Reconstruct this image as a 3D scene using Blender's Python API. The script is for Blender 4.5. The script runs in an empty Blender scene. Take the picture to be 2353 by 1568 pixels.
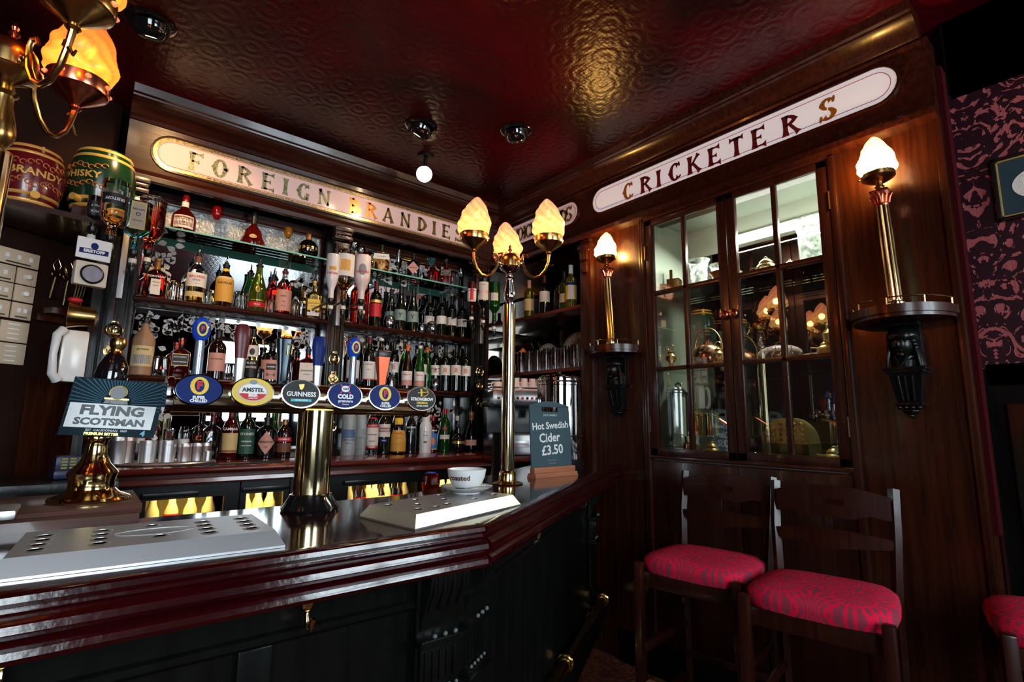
import bpy, bmesh, math, random
from mathutils import Matrix, Vector
R_ = math.radians
PI = math.pi
random.seed(4)
S = bpy.context.scene
C = S.collection
# ------------------------------------------------------------------ camera
cam = bpy.data.cameras.new('camera'); co = bpy.data.objects.new('camera', cam); C.objects.link(co)
yw, tl, rl = R_(39.30), R_(8.757), R_(0.62)
fwd = Vector((math.sin(yw)*math.cos(tl), math.cos(yw)*math.cos(tl), math.sin(tl)))
rt = Vector((math.cos(yw), -math.sin(yw), 0)); upv = rt.cross(fwd)
rr = math.cos(rl)*rt + math.sin(rl)*upv; uu = -math.sin(rl)*rt + math.cos(rl)*upv
mw = Matrix.Identity(4)
for i in range(3):
    mw[i][0] = rr[i]; mw[i][1] = uu[i]; mw[i][2] = -fwd[i]
mw[0][3], mw[1][3], mw[2][3] = 0, 0, 1.36
co.matrix_world = mw
cam.sensor_width = 36; cam.lens = 36*1192.3/2353; cam.clip_start = .02
S.camera = co
# ------------------------------------------------------------------ world, exposure, render feel
w = bpy.data.worlds.new('world'); S.world = w; w.use_nodes = True
w.node_tree.nodes['Background'].inputs[0].default_value = (.03, .012, .01, 1)
w.node_tree.nodes['Background'].inputs[1].default_value = .3
S.view_settings.view_transform = 'Standard'; S.view_settings.look = 'None'
S.view_settings.gamma = 1; S.view_settings.use_curve_mapping = False
S.view_settings.exposure = 0.0
S.cycles.max_bounces = 9; S.cycles.transmission_bounces = 8; S.cycles.glossy_bounces = 5
S.cycles.transparent_max_bounces = 16; S.cycles.diffuse_bounces = 3
S.cycles.caustics_reflective = False; S.cycles.caustics_refractive = False
S.cycles.sample_clamp_indirect = 4; S.cycles.blur_glossy = .5
S.cycles.use_denoising = True; S.cycles.use_light_tree = True

def light(name, kind, loc, e, col, size=.05, rot=None, sy=None, angle=None):
    l = bpy.data.lights.new(name, kind); l.energy = e; l.color = col
    if kind == 'AREA':
        l.size = size
        if sy: l.shape = 'RECTANGLE'; l.size_y = sy
    else:
        l.shadow_soft_size = size
    if kind == 'SPOT': l.spot_size = angle or R_(60); l.spot_blend = .6
    o = bpy.data.objects.new(name, l); C.objects.link(o); o.location = loc
    if rot is not None:
        o.rotation_euler = Vector(rot).to_track_quat('-Z', 'Y').to_euler()
    return o
# daylight comes from the glowing panes of the street windows behind the camera
# ceiling spots over the bar
light('ceiling_spot_beam', 'SPOT', (1.38, 2.52, 2.82), 8, (1, .74, .45), .03, (-.1, .5, -.5), angle=R_(95))
light('ceiling_spot_beam', 'SPOT', (1.65, 2.05, 2.83), 16, (1, .82, .6), .03, (-.3, .5, -1), angle=R_(95))
light('ceiling_spot_beam', 'SPOT', (.20, 2.46, 2.76), 24, (1, .60, .24), .03, (.05, .6, -.45), angle=R_(100))

# ------------------------------------------------------------------ materials
def lin(h):
    h = h.lstrip('#'); v = [int(h[i:i+2], 16)/255 for i in (0, 2, 4)]
    return tuple(c/12.92 if c <= .04045 else ((c+.055)/1.055)**2.4 for c in v)
MC = {}
def P(name, col, rough=.5, metal=0, trans=0, ior=1.45, coat=0, es=0, ecol=None, bump=0, bscale=40, spec=.5, alpha=1):
    if name in MC: return MC[name]
    if isinstance(col, str): col = lin(col)
    m = bpy.data.materials.new(name); m.use_nodes = True; nt = m.node_tree; b = nt.nodes['Principled BSDF']
    I = b.inputs
    I['Base Color'].default_value = (*col, 1); I['Roughness'].default_value = rough; I['Metallic'].default_value = metal
    I['Transmission Weight'].default_value = trans; I['IOR'].default_value = ior; I['Coat Weight'].default_value = coat
    I['Coat Roughness'].default_value = .08; I['Specular IOR Level'].default_value = spec
    if es:
        I['Emission Strength'].default_value = es; I['Emission Color'].default_value = (*(ecol or col), 1)
    if bump:
        n = nt.nodes.new('ShaderNodeTexNoise'); n.inputs['Scale'].default_value = bscale; n.inputs['Detail'].default_value = 4
        tc = nt.nodes.new('ShaderNodeTexCoord'); nt.links.new(tc.outputs['Object'], n.inputs['Vector'])
        bp = nt.nodes.new('ShaderNodeBump'); bp.inputs['Strength'].default_value = bump; bp.inputs['Distance'].default_value = .002
        nt.links.new(n.outputs[0], bp.inputs['Height']); nt.links.new(bp.outputs[0], I['Normal'])
    MC[name] = m; return m
class NT:
    """tiny node helper"""
    def __init__(s, m): s.m = m; s.t = m.node_tree; s.b = s.t.nodes['Principled BSDF']
    def n(s, k, **a):
        x = s.t.nodes.new(k)
        for q, v in a.items():
            if q[0] == '_': setattr(x, q[1:], v)
        return x
    def l(s, a, b): s.t.links.new(a, b)
    def math(s, op, a, b=None, c=None):
        x = s.t.nodes.new('ShaderNodeMath'); x.operation = op
        for i, v in enumerate((a, b, c)):
            if v is None: continue
            if isinstance(v, (int, float)): x.inputs[i].default_value = v
            else: s.l(v, x.inputs[i])
        return x.outputs[0]
    def ramp(s, f, stops, const=False):
        x = s.t.nodes.new('ShaderNodeValToRGB'); e = x.color_ramp.elements
        if const: x.color_ramp.interpolation = 'CONSTANT'
        while len(e) < len(stops): e.new(.5)
        for i, (p, c) in enumerate(stops): e[i].position = p; e[i].color = (*c, 1) if len(c) == 3 else c
        s.l(f, x.inputs[0]); return x.outputs[0]
    def noise(s, vec, scale, detail=3, dist=0, rough=.5):
        x = s.t.nodes.new('ShaderNodeTexNoise'); x.inputs['Scale'].default_value = scale; x.inputs['Detail'].default_value = detail
        x.inputs['Distortion'].default_value = dist; x.inputs['Roughness'].default_value = rough
        if vec is not None: s.l(vec, x.inputs['Vector'])
        return x
    def coord(s, scale=(1, 1, 1), kind='Object'):
        tc = s.t.nodes.new('ShaderNodeTexCoord'); mp = s.t.nodes.new('ShaderNodeMapping')
        mp.inputs['Scale'].default_value = scale; s.l(tc.outputs[kind], mp.inputs['Vector']); return mp.outputs[0]
    def bump(s, h, st=.3, d=.002):
        x = s.t.nodes.new('ShaderNodeBump'); x.inputs['Strength'].default_value = st; x.inputs['Distance'].default_value = d
        s.l(h, x.inputs['Height']); s.l(x.outputs[0], s.b.inputs['Normal'])
def wood(name, c1, c2, rough=.22, axis='x', coat=.5, bump=.12, sc=1):
    m = P(name, c1, rough, coat=coat); k = NT(m)
    s = {'x': (1.2, 22, 22), 'y': (22, 1.2, 22), 'z': (22, 22, 1.2)}[axis]
    v = k.coord(tuple(q*sc for q in s)); n = k.noise(v, 2.2, 5, .8)
    if isinstance(c1, str): c1 = lin(c1)
    if isinstance(c2, str): c2 = lin(c2)
    k.l(k.ramp(n.outputs[0], [(.32, c1), (.68, c2)]), k.b.inputs['Base Color'])
    n2 = k.noise(k.coord((1, 1, 1)), 60, 3)
    k.bump(k.math('ADD', n.outputs[0], k.math('MULTIPLY', n2.outputs[0], .5)), bump, .002)
    return m
MW = wood('mahogany_dark', (.018, .0035, .002), (.045, .009, .004), .26, 'x', .2)
MWy = wood('mahogany_dark_lengthwise', (.018, .0035, .002), (.045, .009, .004), .26, 'y', .2)
MWz = wood('mahogany_upright', (.020, .0040, .0018), (.050, .011, .004), .27, 'z', .15, .06)
BAR = wood('bar_top_wood', (.014, .004, .003), (.034, .009, .007), .11, 'x', coat=.6, bump=.03)
EDGE = wood('bar_edge_red', (.014, .0006, .0012), (.038, .0012, .0022), .16, 'x', coat=.7, bump=.5)
BLK = wood('black_painted_wood', (.0025, .0028, .0025), (.005, .0055, .005), .27, 'z', coat=.0, bump=.35); BLK.node_tree.nodes['Principled BSDF'].inputs['Specular IOR Level'].default_value = .32
LEDGE = wood('red_brown_worktop', (.09, .010, .008), (.16, .022, .015), .2, 'x', coat=.6)
BOXW = wood('worn_mahogany', (.07, .026, .020), (.14, .060, .045), .3, 'x', coat=.4)
CHW = wood('stool_wood', (.014, .0025, .0012), (.036, .007, .003), .30, 'z', coat=.15)
WORN = P('worn_bare_wood', (.32, .14, .09), .5)
PALE = wood('stand_wood', (.36, .12, .06), (.48, .18, .09), .45, 'x', coat=0)
BRASS = P('brass', (.83, .62, .27), .14, 1)
BRASSD = P('aged_brass', (.50, .30, .10), .24, 1)
COPPER = P('copper_gallery', (.72, .22, .12), .22, 1)
CHROME = P('chrome', (.78, .78, .78), .06, 1)
STEEL = P('brushed_steel', (.70, .70, .72), .38, 1)
DSTEEL = P('dark_steel', (.20, .20, .20), .3, 1)
MIRROR = P('mirror_silver', (.80, .83, .85), .012, 1)
AMIRROR = P('aged_mirror', (.30, .28, .26), .02, 1)
ETCH = P('etched_white', (.62, .60, .56), .6)
WHITE = P('white_glaze', (.85, .85, .84), .15)
CREAM = P('cream_plastic', (.72, .62, .48), .4)
BLACK = P('black_plastic', (.008, .008, .008), .3)
RUBBER = P('black_rubber', (.015, .016, .018), .6, bump=.3, bscale=300)
GOLD = P('gold_paint', (.85, .55, .14), .35, .6)
NAVY = P('navy_enamel', (.006, .020, .13), .4, spec=.15)
BLUE = P('blue_enamel', (.01, .06, .45), .15, coat=.5)
TEAL = P('slate_paint', (.045, .085, .105), .5)
CHALK = P('chalk', (.85, .87, .88), .9)
REDP = P('red_print', (.55, .012, .02), .4)
YEL = P('yellow_print', (.85, .55, .03), .4)
PAPER = P('label_paper', (.78, .72, .66), .55)
CREAML = P('label_cream', (.70, .52, .24), .55)
ORL = P('label_orange', (.70, .36, .05), .5)
GRL = P('label_grey_green', (.20, .28, .25), .5)
INK = P('black_ink', (.01, .01, .012), .5)
GREYP = P('grey_print', (.25, .27, .3), .5)
GREENL = P('label_green', (.02, .09, .06), .5)
WHP = P('white_print', (.85, .85, .85), .5)
BROWNL = P('label_brown', (.16, .06, .03), .5)
PINKL = P('label_pink', (.62, .30, .24), .5)
def glass(name, col, rough=.0, trans=1.0): return P(name, col, rough, trans=trans, ior=1.45)
GCLR = glass('clear_glass', (.93, .95, .94))
GFROST = P('frosted_glass', (.72, .78, .82), .35, trans=.6)
GDARK = P('dark_green_bottle', (.0025, .0045, .002), .05, coat=.4)
GBLK = P('black_bottle', (.004, .004, .005), .05, coat=.8)
GBROWN = P('dark_amber_bottle', (.012, .003, .001), .05, coat=.4)
GGREEN = P('green_bottle', (.012, .13, .010), .04, trans=.7)
GOLIVE = P('olive_bottle', (.10, .13, .01), .05, trans=.7)
GYEL = P('pale_yellow_wine', (.65, .55, .06), .03, trans=.9)
LAMB = P('amber_spirit', (.95, .42, .08), .02, trans=1)
LGOLD = P('golden_spirit', (.98, .62, .14), .02, trans=1)
LRED = P('red_spirit', (.80, .05, .015), .02, trans=1)
LDRED = P('deep_red_spirit', (.30, .015, .006), .03, trans=.9)
LBLUE = P('blue_glass', (.10, .62, .85), .03, trans=1)
RGLASS = P('ruby_glass', (.60, .01, .01), .03, trans=.8)
AGLASS = P('amber_glass', (.80, .36, .02), .03, trans=.8)
def thin_glass(name, tint=(1, 1, 1), refl=.12):
    m = bpy.data.materials.new(name); m.use_nodes = True; t = m.node_tree; t.nodes.remove(t.nodes['Principled BSDF'])
    out = t.nodes['Material Output']; tr = t.nodes.new('ShaderNodeBsdfTransparent'); tr.inputs[0].default_value = (*tint, 1)
    g = t.nodes.new('ShaderNodeBsdfGlossy'); g.inputs['Roughness'].default_value = .0; g.inputs[0].default_value = (.95, .95, .95, 1)
    fr = t.nodes.new('ShaderNodeFresnel'); fr.inputs[0].default_value = 1.5
    mm = t.nodes.new('ShaderNodeMath'); mm.operation = 'ADD'; mm.use_clamp = True; mm.inputs[1].default_value = refl
    mx = t.nodes.new('ShaderNodeMixShader'); t.links.new(fr.outputs[0], mm.inputs[0]); t.links.new(mm.outputs[0], mx.inputs[0])
    t.links.new(tr.outputs[0], mx.inputs[1]); t.links.new(g.outputs[0], mx.inputs[2]); t.links.new(mx.outputs[0], out.inputs[0])
    MC[name] = m; return m
PANE = thin_glass('window_pane_glass', (.96, .98, .96), .07)
SHELFG = thin_glass('shelf_glass', (.72, .88, .82), .12)
CSHELF = thin_glass('cupboard_shelf_glass', (.95, .97, .94), .06)
TGLASS = thin_glass('drinking_glass', (.86, .86, .86), .10)
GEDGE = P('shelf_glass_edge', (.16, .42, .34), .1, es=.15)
def emis(name, col, s): return P(name, (.02, .02, .02), .5, es=s, ecol=col)
TUBE = emis('fluorescent_tube', (.93, 1, .86), 14)
BULB = emis('spot_lens', (1, .78, .45), 14)
DAY = emis('daylight_pane', (.78, .92, 1), 15)
FRL = emis('fridge_strip_light', (1, .80, .28), 9)

def shade_mat(name, lo, mid, hi, s, h):  # bulb glow: height gradient, rim fade and fold shading painted into the emission
    m = P(name, (.8, .5, .3), .35, coat=.3); k = NT(m)
    tc = k.t.nodes.new('ShaderNodeTexCoord'); sp = k.t.nodes.new('ShaderNodeSeparateXYZ'); k.l(tc.outputs['Object'], sp.inputs[0])
    zz = k.math('DIVIDE', sp.outputs[2], h)
    c = k.ramp(zz, [(0, lo), (.45, mid), (1, hi)])
    n = k.noise(k.coord((1, 1, .6)), 22, 2, 1.5)
    lw = k.t.nodes.new('ShaderNodeLayerWeight'); lw.inputs[0].default_value = .35
    st = k.math('MULTIPLY', k.math('MULTIPLY_ADD', n.outputs[0], .7, .6), k.math('MULTIPLY_ADD', lw.outputs[1], -.55, 1.0))
    at_ = k.t.nodes.new('ShaderNodeAttribute'); at_.attribute_name = 'fold'; st = k.math('MULTIPLY', st, k.math('MULTIPLY_ADD', at_.outputs['Fac'], .75, .45)); st = k.math('MULTIPLY', st, s)
    k.l(c, k.b.inputs['Emission Color']); k.l(st, k.b.inputs['Emission Strength']); k.b.inputs['Base Color'].default_value = (.25, .12, .06, 1)
    tr = k.t.nodes.new('ShaderNodeBsdfTransparent'); tr.inputs[0].default_value = (*mid, 1); mx = k.t.nodes.new('ShaderNodeMixShader'); mx.inputs[0].default_value = .22
    k.l(k.b.outputs[0], mx.inputs[1]); k.l(tr.outputs[0], mx.inputs[2]); k.l(mx.outputs[0], k.t.nodes['Material Output'].inputs[0])
    return m
FLAME = shade_mat('flame_shade_amber', (1, .78, .20), (1, .52, .22), (1, .30, .19), 1.55, .165)
FLAMEN = shade_mat('flame_shade_orange', (1, .50, .04), (1, .26, .025), (1, .11, .02), 1.6, .165)
FLAMEW = shade_mat('flame_shade_white_hot', (1, .88, .52), (1, .80, .40), (1, .55, .18), 4.5, .165)
FLAMER = shade_mat('flame_shade_red', (1, .10, .012), (.95, .03, .008), (.7, .012, .006), 1.6, .15)

# pressed ceiling: glossy dark red paper with raised roundels
CEIL = P('embossed_ceiling', (.030, .0008, .0022), .27, coat=0, ior=1.5, spec=.36); k = NT(CEIL)
vc = k.coord((1, 1, 1))
v1 = k.n('ShaderNodeTexVoronoi'); v1.inputs['Scale'].default_value = 7.5; v1.inputs['Randomness'].default_value = 0; k.l(vc, v1.inputs['Vector'])
ring = k.math('SINE', k.math('MULTIPLY', v1.outputs['Distance'], 22))
v2 = k.n('ShaderNodeTexVoronoi'); v2.inputs['Scale'].default_value = 60; v2.inputs['Randomness'].default_value = .3; k.l(vc, v2.inputs['Vector'])
n3 = k.noise(vc, 45, 4, 1)
hh = k.math('ADD', k.math('MULTIPLY', ring, .5), k.math('MULTIPLY', v2.outputs['Distance'], .9)); hh = k.math('ADD', hh, k.math('MULTIPLY', n3.outputs[0], 1.3))
k.bump(hh, .35, .0022)
n4 = k.noise(vc, 1.6, 3, .4); k.l(k.ramp(n4.outputs[0], [(.38, (.016, .0002, .0009)), (.72, (.085, .0007, .005))]), k.b.inputs['Base Color'])
# damask wallpaper
DAM = P('damask_wallpaper', (.3, .05, .09), .45); k = NT(DAM)
tc = k.t.nodes.new('ShaderNodeTexCoord'); sp = k.t.nodes.new('ShaderNodeSeparateXYZ'); k.l(tc.outputs['Object'], sp.inputs[0])
ax = k.math('PINGPONG', sp.outputs[1], .16); az = sp.outputs[2]
cb = k.t.nodes.new('ShaderNodeCombineXYZ'); k.l(ax, cb.inputs[0]); k.l(k.math('MULTIPLY', az, .8), cb.inputs[1])
na = k.noise(cb.outputs[0], 13, 2.4, 3.2, .55)
mask = k.ramp(na.outputs[0], [(.44, (0, 0, 0)), (.455, (1, 1, 1))])
wv = k.noise(k.coord((1, 260, 2)), 3, 2)
sat = k.ramp(wv.outputs[0], [(.3, (.26, .045, .050)), (.7, (.50, .12, .12))])
mx = k.t.nodes.new('ShaderNodeMix'); mx.data_type = 'RGBA'; k.l(mask, mx.inputs[0]); k.l(sat, mx.inputs[6]); mx.inputs[7].default_value = (.018, .001, .005, 1)
k.l(mx.outputs[2], k.b.inputs['Base Color']); k.bump(mask, .5, .003)
VELVET = P('burgundy_velvet_strip', (.040, .0015, .003), .9, spec=.1)
# crimson seat cloth with starburst stripes
SEAT = P('crimson_seat_cloth', (.45, .01, .05), .8); k = NT(SEAT)
tc = k.t.nodes.new('ShaderNodeTexCoord'); sp = k.t.nodes.new('ShaderNodeSeparateXYZ'); k.l(tc.outputs['Object'], sp.inputs[0])
def cell(o, s, off=0):
    a = k.math('ADD', k.math('MULTIPLY', o, s), off); return k.math('SUBTRACT', k.math('FRACT', a), .5)
u = k.math('ADD', sp.outputs[0], sp.outputs[1]); v = k.math('SUBTRACT', sp.outputs[0], sp.outputs[1])
cu, cv = cell(u, 5.2, .5), cell(v, 5.2, .5)
ang = k.math('ARCTAN2', cv, cu); rad = k.math('SQRT', k.math('ADD', k.math('MULTIPLY', cu, cu), k.math('MULTIPLY', cv, cv)))
gap = k.math('MULTIPLY', k.math('LESS_THAN', k.math('ABSOLUTE', k.math('SUBTRACT', rad, .40)), .025), 2.0); star = k.math('SUBTRACT', k.math('ABSOLUTE', k.math('SINE', k.math('MULTIPLY', ang, 10))), k.math('ADD', gap, k.math('LESS_THAN', rad, .05)))
ms = k.ramp(star, [(.60, (.82, .010, .058)), (.68, (.30, .040, .070))])
k.l(ms, k.b.inputs['Base Color']); nb = k.noise(k.coord((1, 1, 1)), 500, 2); k.bump(nb.outputs[0], .3, .001)
k.b.inputs['Specular IOR Level'].default_value = .15
# carpet
CARP = P('patterned_carpet', (.1, .01, .01), .95); k = NT(CARP)
n1 = k.noise(k.coord((1, 1, 1)), 9, 2.5, 3.2); n2 = k.noise(k.coord((1, 1, 1)), 400, 2)
k.l(k.ramp(n1.outputs[0], [(.40, (.10, .004, .004)), (.47, (.035, .002, .003)), (.53, (.28, .05, .02)), (.57, (.06, .003, .003)), (.66, (.16, .10, .02))]), k.b.inputs['Base Color'])
k.bump(n2.outputs[0], .6, .004)
# sign faces (back-lit opal glass)
SIGN = P('opal_sign_glass', (.62, .42, .38), .12, coat=.6, es=.22, ecol=(1, .66, .60))
SIGNR = P('opal_sign_glass_white', (.66, .62, .62), .12, coat=.6, es=.34, ecol=(1, .88, .88))
GLEAF = P('gold_leaf', (.62, .42, .14), .3, .9); k = NT(GLEAF)
n = k.noise(k.coord((1, 1, 1)), 130, 3, 1); k.l(k.ramp(n.outputs[0], [(.35, (.22, .15, .05)), (.6, (.75, .55, .25))]), k.b.inputs['Base Color'])
REDLINE = P('red_sign_line', (.42, .02, .03), .4)
LETR = P('bronze_brown_letter', (.30, .19, .06), .35, .5); k = NT(LETR)
n = k.noise(k.coord((1, 1, 1)), 80, 3, 1); k.l(k.ramp(n.outputs[0], [(.3, (.13, .08, .02)), (.7, (.36, .24, .08))]), k.b.inputs['Base Color'])
LETO = P('orange_gold_letter', (.60, .20, .02), .3, .5)
LETD = P('maroon_letter', (.13, .008, .010), .35)

# ------------------------------------------------------------------ mesh building
class M:
    def __init__(s): s.v = []; s.f = []; s.m = []; s.T = Matrix.Identity(4)
    def add(s, vs, fs, mi=0, T=None):
        n = len(s.v); X = s.T @ T if T is not None else s.T
        s.v += [tuple(X @ Vector(p)) for p in vs]; s.f += [tuple(i+n for i in f) for f in fs]; s.m += [mi]*len(fs); return s
    def box(s, x0, x1, y0, y1, z0, z1, mi=0, b=0, T=None):
        if b:
            bm = bmesh.new(); bmesh.ops.create_cube(bm, size=1)
            bmesh.ops.scale(bm, vec=(x1-x0, y1-y0, z1-z0), verts=bm.verts)
            bmesh.ops.translate(bm, vec=((x0+x1)/2, (y0+y1)/2, (z0+z1)/2), verts=bm.verts)
            bmesh.ops.bevel(bm, geom=bm.edges[:], offset=b, segments=2, affect='EDGES', profile=.6)
            bm.verts.index_update(); s.add([v.co[:] for v in bm.verts], [[v.index for v in f.verts] for f in bm.faces], mi, T); bm.free(); return s
        v = [(x, y, z) for x in (x0, x1) for y in (y0, y1) for z in (z0, z1)]
        return s.add(v, [(0, 1, 3, 2), (4, 6, 7, 5), (0, 4, 5, 1), (2, 3, 7, 6), (0, 2, 6, 4), (1, 5, 7, 3)], mi, T)
    def lathe(s, prof, n=24, c=(0, 0, 0), mi=0, T=None, fn=None, mf=None, sq=0, flat=1):
        v = []; f = []; k = len(prof)
        for j, (r, z) in enumerate(prof):
            for i in range(n):
                a = 2*PI*i/n; q = r
                if fn: q = r*fn(a, z)
                e = sq(z) if callable(sq) else sq
                ca, sa = math.cos(a), math.sin(a)
                if e > 0:
                    p = 2+e*6; q *= 1/((abs(ca)**p+abs(sa)**p)**(1/p))
                v.append((c[0]+q*ca, c[1]+q*sa*flat, c[2]+z))
        mis = []
        for j in range(k-1):
            for i in range(n):
                f.append((j*n+i, j*n+(i+1) % n, (j+1)*n+(i+1) % n, (j+1)*n+i)); mis.append(mf(prof[j][1]) if mf else mi)
        if prof[0][0] > 1e-6: f.append(tuple(range(n-1, -1, -1))); mis.append(mf(prof[0][1]) if mf else mi)
        if prof[-1][0] > 1e-6: f.append(tuple((k-1)*n+i for i in range(n))); mis.append(mf(prof[-1][1]) if mf else mi)
        s.add(v, f, mi, T); s.m[-len(f):] = mis; return s
    def cyl(s, p, q, r, n=16, mi=0, r2=None):
        p, q = Vector(p), Vector(q); d = q-p; T = Matrix.Translation(p) @ d.to_track_quat('Z', 'Y').to_matrix().to_4x4()
        return s.lathe([(r, 0), (r if r2 is None else r2, d.length)], n, mi=mi, T=T)
    def sph(s, c, r, n=16, mi=0, sc=(1, 1, 1)):
        pr = [(math.sin(PI*i/10), -math.cos(PI*i/10)) for i in range(11)]; pr[0] = (0, -1); pr[-1] = (0, 1)
        return s.lathe(pr, n, mi=mi, T=Matrix.Translation(c) @ Matrix.Diagonal((r*sc[0], r*sc[1], r*sc[2], 1)))
    def tube(s, pts, r, n=10, mi=0, close=False):
        pts = [Vector(p) for p in pts]; N = len(pts); v = []; f = []; up = None
        for i, p in enumerate(pts):
            a = pts[(i-1) % N] if (i or close) else p; b = pts[(i+1) % N] if (i < N-1 or close) else p
            t = (b-a).normalized()
            if up is None:
                up = Vector((0, 0, 1)) if abs(t.z) < .9 else Vector((1, 0, 0))
            sx = t.cross(up).normalized(); up = sx.cross(t).normalized()
            rad = r[i] if isinstance(r, (list, tuple)) else r
            for j in range(n):
                g = 2*PI*j/n; v.append(tuple(p+(sx*math.cos(g)+up*math.sin(g))*rad))
        K = N if close else N-1
        for i in range(K):
            for j in range(n):
                f.append((i*n+j, i*n+(j+1) % n, ((i+1) % N)*n+(j+1) % n, ((i+1) % N)*n+j))
        if not close: f.append(tuple(range(n-1, -1, -1))); f.append(tuple((N-1)*n+j for j in range(n)))
        return s.add(v, f, mi)
    def prism(s, poly, z0, z1, mi=0, T=None):
        n = len(poly); v = [(x, y, z0) for x, y in poly]+[(x, y, z1) for x, y in poly]
        f = [tuple(range(n-1, -1, -1)), tuple(range(n, 2*n))]+[(i, (i+1) % n, n+(i+1) % n, n+i) for i in range(n)]
        return s.add(v, f, mi, T)
    def sweep(s, prof, path, mi=0, close=True):
        """prof: (outward offset, z); path: 2D points; outward = right-hand side of travel"""
        P2 = [Vector(p) for p in path]; N = len(P2); v = []; f = []; k = len(prof)
        for i, p in enumerate(P2):
            d1 = (P2[i]-P2[i-1]).normalized() if i else (P2[1]-P2[0]).normalized()
            d2 = (P2[i+1]-P2[i]).normalized() if i < N-1 else d1
            n1, n2 = Vector((d1.y, -d1.x)), Vector((d2.y, -d2.x)); b = (n1+n2); b = b/max(b.dot(n1), .2)
            for o, z in prof: q = p+b*o; v.append((q.x, q.y, z))
        for i in range(N-1):
            for j in range(k if close else k-1):
                a, b = i*k+j, i*k+(j+1) % k; f.append((a, b, b+k, a+k))
        if close: f.append(tuple(range(k-1, -1, -1))); f.append(tuple((N-1)*k+j for j in range(k)))
        return s.add(v, f, mi)
    def make(s, name, mats, parent=None, smooth=35, label=None, loc=None):
        if not isinstance(mats, (list, tuple)): mats = [mats]
        me = bpy.data.meshes.new(name); me.from_pydata(s.v, [], s.f)
        for m in mats: me.materials.append(m)
        me.polygons.foreach_set('material_index', s.m); me.update()
        bm = bmesh.new(); bm.from_mesh(me); bmesh.ops.recalc_face_normals(bm, faces=bm.faces); bm.to_mesh(me); bm.free()
        if smooth: me.shade_smooth(); me.set_sharp_from_angle(angle=R_(smooth))
        o = bpy.data.objects.new(name, me); C.objects.link(o)
        if parent is not None: o.parent = parent
        if loc is not None: o.location = loc
        if label: o['label'] = label
        return o
def tag(o, label=None, cat=None, group=None, kind=None):
    for q, v in (('label', label), ('category', cat), ('group', group), ('kind', kind)):
        if v: o[q] = v
    return o
def thing(name, label, cat, loc=(0, 0, 0), rz=0, group=None):
    o = bpy.data.objects.new(name, None); C.objects.link(o); o.location = loc; o.rotation_euler = (0, 0, rz); o.empty_display_size = .05
    return tag(o, label, cat, group)
def struct(name, m, mat, parent=None, **a):
    o = m.make(name, mat, parent, **a)
    if parent is None: o['kind'] = 'structure'
    return o
def copy_tree(o, parent=None):
    c = o.copy(); C.objects.link(c)
    if parent is not None: c.parent = parent
    for ch in [x for x in o.children]: copy_tree(ch, c)
    return c

TXT = {}
def text2d(body, size, bold=0, sx=1):
    key = (body, bold)
    if key not in TXT:
        cu = bpy.data.curves.new('t', 'FONT'); cu.body = body; cu.size = 1; cu.align_x = 'CENTER'; cu.align_y = 'CENTER'; cu.resolution_u = 2; cu.offset = bold
        o = bpy.data.objects.new('t', cu); me = bpy.data.meshes.new_from_object(o)
        TXT[key] = ([v.co[:2] for v in me.vertices], [tuple(p.vertices) for p in me.polygons])
        bpy.data.objects.remove(o); bpy.data.curves.remove(cu); bpy.data.meshes.remove(me)
    v, f = TXT[key]; return [(a*size*sx, b*size) for a, b in v], f
def txt(m, body, size, T, mi=0, bold=0, sx=1):
    v, f = text2d(body, size, bold, sx); m.add([(a, b, 0) for a, b in v], f, mi, T)
def face_T(o, right, up): # plane frame
    r, u = Vector(right).normalized(), Vector(up).normalized(); n = r.cross(u)
    T = Matrix.Identity(4)
    for i in range(3): T[i][0] = r[i]; T[i][1] = u[i]; T[i][2] = n[i]; T[i][3] = o[i]
    return T

# victorian sign letters built from flared strokes (unit height)
def flare(m, p, q, w0, wm, w1, T, mi, t, n=6):
    p, q = Vector(p), Vector(q); d = q-p; nn = Vector((-d.y, d.x)).normalized(); L = []; Rr = []
    for i in range(n+1):
        s = i/n; w_ = wm+(w0-wm)*max(0, 1-s*2.6)**2+(w1-wm)*max(0, 1-(1-s)*2.6)**2
        c = p+d*s; L.append(tuple(c+nn*w_/2)); Rr.append(tuple(c-nn*w_/2))
    m.prism(L+Rr[::-1], 0, t, mi, T)
def arcs(m, cx, cy, rx, ry, a0, a1, th, T, mi, t, n=14, spur=None, ends=(1, 1)):
    o = []; i_ = []
    for j in range(n+1):
        s = j/n; a = R_(a0+(a1-a0)*s); h = th*(.66+.68*abs(math.cos(a)))
        if j < 3: h *= 1+(ends[0]-1)*(1-j/3)
        if j > n-3: h *= 1+(ends[1]-1)*(1-(n-j)/3)
        e = 0
        if spur is not None: e = .075*max(0, 1-abs((a0+(a1-a0)*s)-spur)/16)
        o.append((cx+(rx+e)*math.cos(a), cy+(ry+e)*math.sin(a))); i_.append((cx+(rx-h)*math.cos(a), cy+(ry-h)*math.sin(a)))
    for j in range(n): m.prism([i_[j], o[j], o[j+1], i_[j+1]], 0, t, mi, T)
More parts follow.
